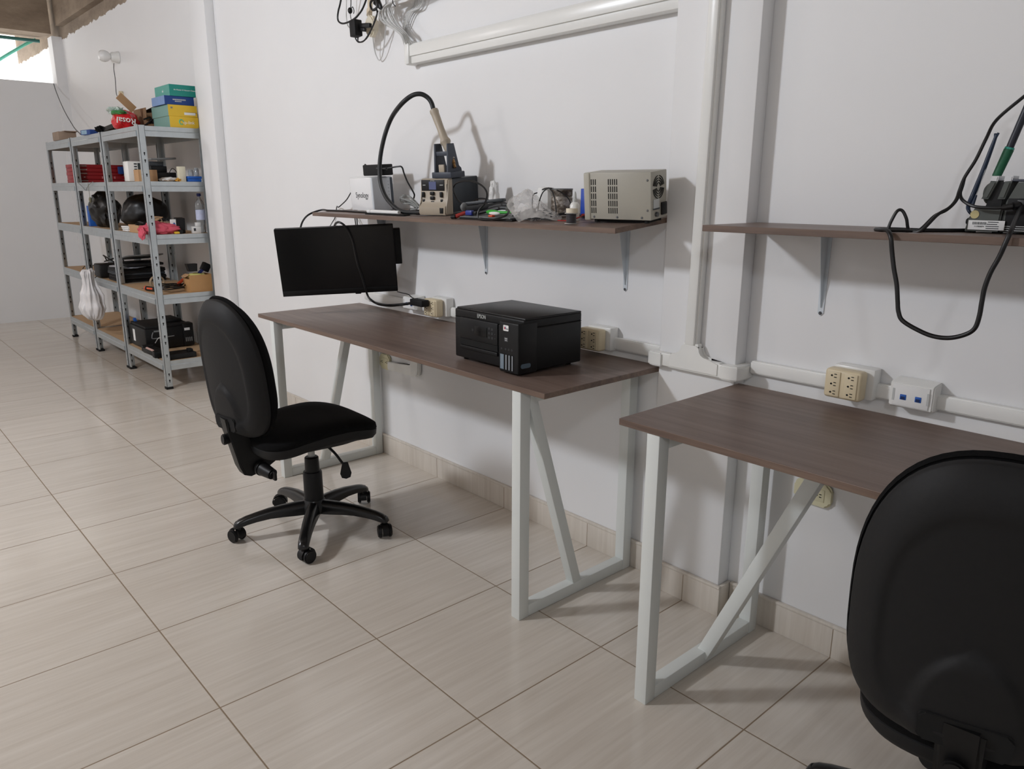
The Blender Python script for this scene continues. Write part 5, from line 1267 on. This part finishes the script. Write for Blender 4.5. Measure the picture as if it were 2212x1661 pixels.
solo('black_cable', B().tube([at(766, 460, 'y', -.006), at(767, 474, 'y', -.02), at(770, 495, 'y', -.06)], .003, 6).tube([at(770, 460, 'y', -.006), at(771, 474, 'y', -.02), at(773, 495, 'y', -.06)], .003, 6), M_CABLE, 'pair of black cables dropping from the shelf behind the monitor', 'cable')
pts = [onmon(722, 489, -.062), onmon(726, 482, -.03), onmon(733, 480, .008), onmon(744, 487, .016), onmon(754, 502, .009), onmon(762, 522, .008), onmon(767, 545, .008), onmon(773, 572, .008), onmon(782, 598, .008), onmon(789, 622, .009), onmon(795, 640, .012)]
pts += aty([(803, 649, -.28), (816, 656, -.24), (836, 659, -.18), (858, 658, -.14), (876, 656, -.12), (890, 655, -.115)])
solo('video_cable', B().tube(pts, .0048, 8), M_CABLE, 'black cable hanging over the monitor front and down to the wall outlet', 'cable')
pts = [onmon(797, 643, -.015)] + aty([(805, 650, -.26), (818, 658, -.20), (842, 661, -.16), (865, 659, -.13), (885, 656, -.115)])
solo('power_cable', B().tube(pts, .0036, 7).cyl(at(866, 658, 'y', -.125), at(887, 655, 'y', -.115), .006, n=10), M_CABLE, 'second black cable from under the monitor to the black adapter', 'cable')
a0, a1 = at(894, 656, 'y', -.11), at(920, 656, 'y', -.11)
t = thing('plug_adapter', 'black plug adapter in the cream outlet tap at the left desk', 'power adapter', ((a0.x + a1.x) / 2, -.11, a1.z - .014))
part('housing', B().box(((a0.x + a1.x) / 2, -.112, a1.z), (a1.x - a0.x, .040, .028), bev=.004), M_BLKM, t)
part('cable', B().tube([((a0.x + a1.x) / 2 - .012, -.112, a1.z + .013)] + aty([(892, 644, -.10), (882, 636, -.09), (870, 633, -.08), (858, 630, -.075)]), .0022, 6), M_CABLE, t)
# ================================================================== RIGHT SHELF: soldering station
zb = 1.2082; yS = -.15
M_ST = mat('graphite_case', (82, 86, 82), .5, var=.05, bump=.06, scale=150)
def sp_(u, v, y=yS): p = at(u, v, 'y', y); return (p.x, p.z)
t = thing('soldering_station', 'dark grey soldering station cut by the right edge, on the right shelf', 'soldering station', (at(2165, 495, 'y', yS).x, yS + .05, zb))
F0 = lambda y: Matrix(((1, 0, 0, 0), (0, 0, -1, y), (0, 1, 0, 0), (0, 0, 0, 1)))     # prism in xz, extruding towards -y
xl = at(2089, 495, 'y', yS).x; xm = at(2163, 495, 'y', yS).x; k8 = (xm - xl) / 74
def sx_(u): return at(u, 455, 'y', yS).x
def sz_(v): return zb + at(2140, v, 'y', yS).z - at(2140, 499, 'y', yS).z
poly = [(sx_(2089), zb + .004), (sx_(2161), zb + .004), (sx_(2166), sz_(440)), (sx_(2106), sz_(440)), (sx_(2093), sz_(468))]
part('stand_body', B().prism(poly, F0(yS + .09), .09, bev=.003), M_ST, t)
poly = [(sx_(2163), zb + .004), (sx_(2330), zb + .004), (sx_(2330), sz_(386)), (sx_(2187), sz_(388)), (sx_(2168), sz_(430))]
mb = part('main_body', B().prism(poly, F0(yS + .12), .115, bev=.003), M_ST, t)
part('top_panel', B().box((sx_(2262), yS + .06, sz_(386) + .002), (.15, .10, .005), bev=.002), mat('blue_black', (36, 42, 58), .4), mb)
for u in (2096, 2155, 2300): part('foot', B().box((sx_(u), yS + .02, zb + .0025), (.016, .016, .0045)), M_HOLE, t)
part('inset', B().box((sx_(2225), yS + .0045, sz_(452)), (.085, .004, .055), bev=.001), M_BLKM, mb)
bb = B().box((sx_(2135), yS - .0008, sz_(481)), (.068, .0015, .0195), bev=.0004)
lbl = part('paper_label', bb, M_WHITE, t, label='white barcode label')
bb = B()
rnd = random.Random(9); ux = sx_(2106)
for k in range(14):
    bb.box((ux + k * .0019, yS - .0018, sz_(477)), (.0006 + .0007 * rnd.random(), .0004, .0055))
text_mesh(bb, '111903874', .0042, frame((ux + .0125, yS - .0018, sz_(484)), (1, 0, 0), (0, 0, 1)))
for k in range(4): bb.box((sx_(2149) + rnd.uniform(-.002, .002), yS - .0018, sz_(474) - k * .0043), (.019 + .006 * rnd.random(), .0004, .0016))
part('print', bb, M_DGREY, lbl)
part('round_seal', B().lathe([(.0085, 0), (.0085, .0008)], frame((sx_(2107), yS - .0003, sz_(458)), (1, 0, 0), (0, 0, 1)), 24), mat('gold_seal', (206, 192, 138), .45), t, label='round gold sticker')
bb = B().box((sx_(2240), yS + .0038, sz_(481)), (.115, .0015, .022))
rp = part('rating_plate', bb, M_BLK, mb)
bb = B()
for k in range(5): bb.box((sx_(2200) + rnd.uniform(-.003, .0), yS + .0028, sz_(473) - k * .0042), (.045 + .012 * rnd.random(), .0004, .0013))
part('print', bb, M_LGREY, rp)
for pu, pts_ in ((0, [(2113, 424), (2128, 384), (2143, 386), (2128, 424)]), (1, [(2148, 424), (2158, 386), (2174, 385), (2164, 424)])):
    part('holder_prong', B().prism([(sx_(a), sz_(b_)) for a, b_ in pts_], F0(yS + .055), .05, bev=.003), M_ST, t)
    u0, u1 = (2128, 2144) if pu == 0 else (2158, 2175)
    part('silver_cap', B().prism([(sx_(u0 - 3), sz_(387)), (sx_(u0), sz_(374)), (sx_(u1 - 1), sz_(374)), (sx_(u1 - 2), sz_(387))], F0(yS + .05), .042, bev=.002), M_CHROME, t, label='silver holder cap')
part('holder_core', B().prism([(sx_(2120), sz_(446)), (sx_(2136), sz_(384)), (sx_(2160), sz_(384)), (sx_(2158), sz_(446))], F0(yS + .06), .045, bev=.002), M_BLK, t)
part('sponge_cup', B().blob((sx_(2116), yS + .05, sz_(412)), (.013, .02, .022), .03, 1, 0, 3), M_ST, t)
i0, i1, i2 = at(2152, 382, 'y', yS + .03), at(2180, 322, 'y', yS + .03), at(2226, 215, 'y', yS + .03)
t2 = thing('soldering_iron', 'soldering iron with a green grip standing in its holder on the right shelf', 'soldering iron', i0)
part('grip', B().cyl(i0, i1, .0085, .0095, n=20, bev=.001), mat('dark_green_grip', (20, 92, 62), .55, bump=.3, scale=200), t2)
part('ring', B().cyl(i1, i1 + (i2 - i1) * .04, .0096, .0086, n=20), mat('teal_ring', (40, 150, 130), .4), t2)
part('shaft', B().cyl(i1 + (i2 - i1) * .03, i2, .0072, n=20), mat('navy_shaft', (30, 34, 46), .4), t2)
b = B().tube([(sx_(2110), yS + .05, sz_(282)), (sx_(2104), yS + .05, sz_(310)), (sx_(2092), yS + .05, sz_(365)), (sx_(2079), yS + .05, sz_(415)), (sx_(2076), yS + .04, sz_(440)), (sx_(2083), yS + .03, sz_(452)), (sx_(2093), yS + .03, sz_(462))], lambda q: .0030 + .0022 * math.sin(min(1, q * 1.1) * PI), 10)
M_ROD = mat('dark_blue_rod', (24, 42, 66), .4)
t = thing('cable_rest', 'dark blue springy rod rising at the left side of the soldering station', 'cable holder', (sx_(2090), yS + .04, sz_(465)))
part('rod', b, M_ROD, t)
part('fork', B().tube([(sx_(2108), yS + .05, sz_(288)), (sx_(2107), yS + .05, sz_(279))], .0025, 7).tube([(sx_(2110), yS + .05, sz_(288)), (sx_(2114), yS + .05, sz_(278))], .0025, 7), M_ROD, t)
part('wire', B().cyl((sx_(2104), yS + .05, sz_(322)), (sx_(2088), yS + .045, sz_(418)), .0008, n=6), M_CHROME, t)
part('wire_sleeve', B().cyl((sx_(2088), yS + .045, sz_(416)), (sx_(2084), yS + .04, sz_(440)), .0022, .004, n=10), M_ROD, t)
part('pivot', B().cyl((sx_(2077), yS + .04, sz_(475)), (sx_(2091), yS + .04, sz_(475)), .0075, n=16, bev=.002), M_BLK, t)
y = yS - .01
def rs(u, y_, h=.0036): return V((at(u, 490, 'y', y_).x, y_, 1.2081 + h))
pts = aty([(2250, 180, yS + .03), (2205, 214, yS + .02), (2152, 260, yS + .01), (2130, 300, y), (2108, 345, y), (2084, 383, y), (2073, 410, y), (2065, 432, y - .01), (2050, 449, y - .02), (2025, 464, y - .04)]) + [rs(1990, -.22), rs(1965, -.215), at(1958, 472, 'y', -.22), at(1949, 455, 'y', -.22), at(1938, 456, 'y', -.225), at(1925, 478, 'y', -.23), rs(1919, -.235, .005)]
solo('iron_cable', B().tube(pts, .0034, 8), M_CABLE, 'black cable climbing from the shelf to the top right corner', 'cable')
pts = aty([(2083, 384, y + .012), (2076, 405, y + .01), (2075, 424, y + .005), (2084, 436, y - .005), (2105, 446, y - .012), (2140, 449, y - .012), (2160, 449, y - .01), (2185, 446, y - .005)])
b = B().tube(pts, .0034, 8).cyl(at(2165, 449, 'y', y - .01), at(2190, 445, 'y', y - .008), .006, n=12, bev=.001).cyl(at(2188, 446, 'y', y - .008), at(2202, 443, 'y', y), .0085, n=12, bev=.001)
b.tube(aty([(2083, 386, y + .026), (2079, 402, y + .022), (2072, 421, y + .018), (2062, 438, y + .008), (2044, 454, y - .005), (2018, 467, y - .02)]) + [rs(1985, -.205), rs(1955, -.232), rs(1922, -.255)], .0034, 8)
solo('iron_lead', b, M_CABLE, 'black lead with a round connector plugged into the soldering station', 'cable')
yh = -.286
pts = [rs(2094, -.115), rs(2040, -.16), rs(1990, -.19), rs(1945, -.19), rs(1910, -.205), rs(1893, -.225), rs(1902, -.25)] + [V((at(1916, 500, 'y', -.272).x, -.272, 1.2125))] + aty([(1924, 512, yh), (1927, 545, yh), (1931, 580, yh), (1937, 615, yh), (1939, 650, yh), (1941, 674, yh), (1950, 693, yh), (1983, 713, yh), (2015, 726, yh), (2050, 730, yh), (2084, 723, yh), (2105, 710, yh), (2115, 685, yh), (2121, 652, yh), (2127, 622, yh), (2140, 588, yh), (2158, 556, yh), (2172, 525, yh), (2184, 498, yh + .01), (2196, 470, yh + .06), (2206, 450, yS - .02), (2216, 444, yS - .006)])
solo('hanging_cable', B().tube(pts, .0046, 10).box(at(2216, 444, 'y', yS - .004), (.03, .018, .024), bev=.003), M_CABLE, 'black power cable hanging in a big loop below the right shelf', 'cable')

# ================================================================== CABLES HANGING at the top edge
yc = -.09
k = 220 / 2212
def tp(a, b_, y=yc): return at(700 + a * k, b_ * k, 'y', y)
solo('hanging_cable', B().tube([tp(1060, -500), tp(880, 90), tp(740, 330), tp(590, 450), tp(430, 510), tp(330, 480), tp(295, 390), tp(310, 240), tp(350, 80), tp(420, -300)], .0040, 8), M_CABLE, 'thick black cable hanging in a loop at the left of the top cluster', 'cable')
b = B().tube([tp(600, 640, -.05), tp(520, 560, -.05), tp(490, 420, -.05), tp(485, 200, -.05), tp(490, -300, -.05)], .0022, 6)
solo('thin_cable', b, M_WCABLE, 'thin white cable behind the black loop at the top', 'cable')
t = thing('power_adapter', 'black power adapter hanging in the cable cluster at the top of the wall', 'power adapter', tp(690, 780, -.10))
b = B().box(tp(690, 620, -.10), (.046, .038, .066), rot=(0, -.06, 0), bev=.004)
part('housing', b, M_BLKM, t)
b = B().bar(tp(800, 560, -.09), tp(1010, 550, -.085), .016, .018, bev=.003).bar(tp(800, 640, -.09), tp(900, 650, -.085), .014, .014, bev=.003)
part('plug', b, M_BLK, t)
b = B().tube([tp(740, 790), tp(740, 900), tp(850, 900), tp(960, 760), tp(1080, 520), tp(1150, 300), tp(1140, 120), tp(1190, -300)], .0032, 7).tube([tp(680, 780), tp(690, 850), tp(760, 920), tp(900, 860), tp(1000, 700), tp(1100, 450), tp(1170, 230)], .0028, 7)
part('cable', b, M_CABLE, t)
b = B().blob(tp(565, 230), (.011, .010, .013), .05, 1, 0, 3).tube([tp(575, 200), tp(585, 60), tp(580, -300)], .0020, 6).tube([tp(565, 270), tp(590, 420), tp(640, 470)], .0016, 6).tube([tp(590, 190), tp(620, 150), tp(650, 230), tp(640, 300)], .0018, 6)
solo('cable_plug', b, M_BLK, 'small black plug dangling between thin cables at the top', 'plug')
t = thing('power_strip', 'cream round ended extension socket hanging in the cable cluster at the top', 'extension socket', tp(1010, 790, -.05))
c_ = tp(1010, 570, -.05)
part('housing', B().prism(rrect(.062, .084, .026), frame(c_ + V((0, .02, 0)), (1, 0, 0), (-.10, 0, 1)), .028, bev=.006), mat('cream_socket', (232, 222, 200), .45), t)
part('neck', B().box(tp(985, 270, -.05), (.020, .02, .032), rot=(0, .12, 0), bev=.004).box(tp(1000, 130, -.05), (.018, .018, .05), rot=(0, .05, 0), bev=.004), mat('cream_neck', (222, 206, 180), .45), t)
part('cord', B().tube([tp(1055, 770, -.04), tp(1085, 1020, -.03), tp(1130, 1200, -.02), tp(1200, 1310, -.015), tp(1270, 1180, -.02), tp(1310, 900, -.03), tp(1340, 560, -.04), tp(1345, -300, -.05)], .0026, 7), M_WCABLE, t)
b = B()
rnd = random.Random(21)
for q in range(4):
    b.tube([tp(1080 + 70 * math.cos(a * PI / 4 + q) + rnd.uniform(-14, 14), 110 + 110 * math.sin(a * PI / 4 + q) + rnd.uniform(-20, 20), yc - .01 * q) for a in range(8)], .0032, 6, closed=True)
b.tube([tp(1100, 60), tp(1180, 120), tp(1230, 150), tp(1100, -200)], .008, 8)
solo('cable_coil', b, M_CABLE, 'black cable coil at the top, above the extension socket', 'cable')
for q in range(9):
    f_ = (0, .1, .25, .33, .5, .58, .75, .9, 1.)[q]; sp = f_ * 2 - 1; ly = -.030 - .0072 * ((q * 4) % 9)
    pts = [at(874 + 2.0 * q, 98 - .6 * q, 'y', ly * .35 - .02), tp(1640 + 130 * f_, 740 - 30 * f_, ly), tp(1300 + 330 * f_, 500 + 60 * f_, ly), tp(1195 + 300 * f_, 330, ly), tp(1260 + 190 * f_, 160 - 30 * f_, ly), tp(1480 + 60 * f_, 40 - 25 * f_, ly), tp(1800, -60 - 60 * f_, ly), tp(2300, -330, ly)]
    solo('network_cable', B().tube(pts, .0030, 6), M_WCABLE, 'grey white network cable in the hanging bundle above the open wall duct end', 'cable', 'network cables at the duct end')
for q in range(5):
    pts = [at(884 + 1.5 * q, 92, 'y', -.012), tp(1780 - 20 * q, 760, -.006 - .0045 * q), tp(1720 + 14 * q, 560, -.006 - .0045 * q), tp(1790 + 30 * q, 300 - 10 * q, -.006 - .0045 * q), tp(1920 + 40 * q, 160, -.006 - .0045 * q), tp(2000 + 42 * q, -60, -.006 - .0045 * q), tp(2060 + 40 * q, -330, -.006 - .0045 * q)]
    solo('network_cable', B().tube(pts, .0030, 6), M_WCABLE, 'grey white network cable rising along the wall right of the hanging bundle', 'cable', 'network cables along the wall')
solo('cable_tie', B().tube([tp(1490, -60, -.10), tp(1495, 60, -.105), tp(1550, 140, -.10)], .0018, 6), M_BLK, 'black cable tie around the grey white network cables', 'cable tie')
# ================================================================== LIGHT
sc = bpy.context.scene
sc.view_settings.view_transform = 'Standard'; sc.view_settings.look = 'None'; sc.view_settings.gamma = 1; sc.view_settings.use_curve_mapping = False
sc.view_settings.exposure = 0.42
w = bpy.data.worlds.new('sky'); sc.world = w; w.use_nodes = True
w.node_tree.nodes['Background'].inputs[0].default_value = (.98, .99, 1., 1); w.node_tree.nodes['Background'].inputs[1].default_value = 2.4
def lamp(name, loc, power, size=.3, col=(.93, .975, 1.)):
    d = bpy.data.lights.new(name, 'POINT'); d.energy = power; d.shadow_soft_size = size / 2; d.color = col
    o = bpy.data.objects.new(name, d); C.objects.link(o); o.location = loc
    return o
COOL = (.925, .975, 1.06)
lamp('ceiling_lamp', (-1.6, -3.4, 2.72), 155, col=COOL)
lamp('ceiling_lamp', (3.1, -3.5, 2.75), 42, col=COOL)
lamp('ceiling_lamp', (-5.1, -3.5, 2.75), 42, col=(1, .97, .99))
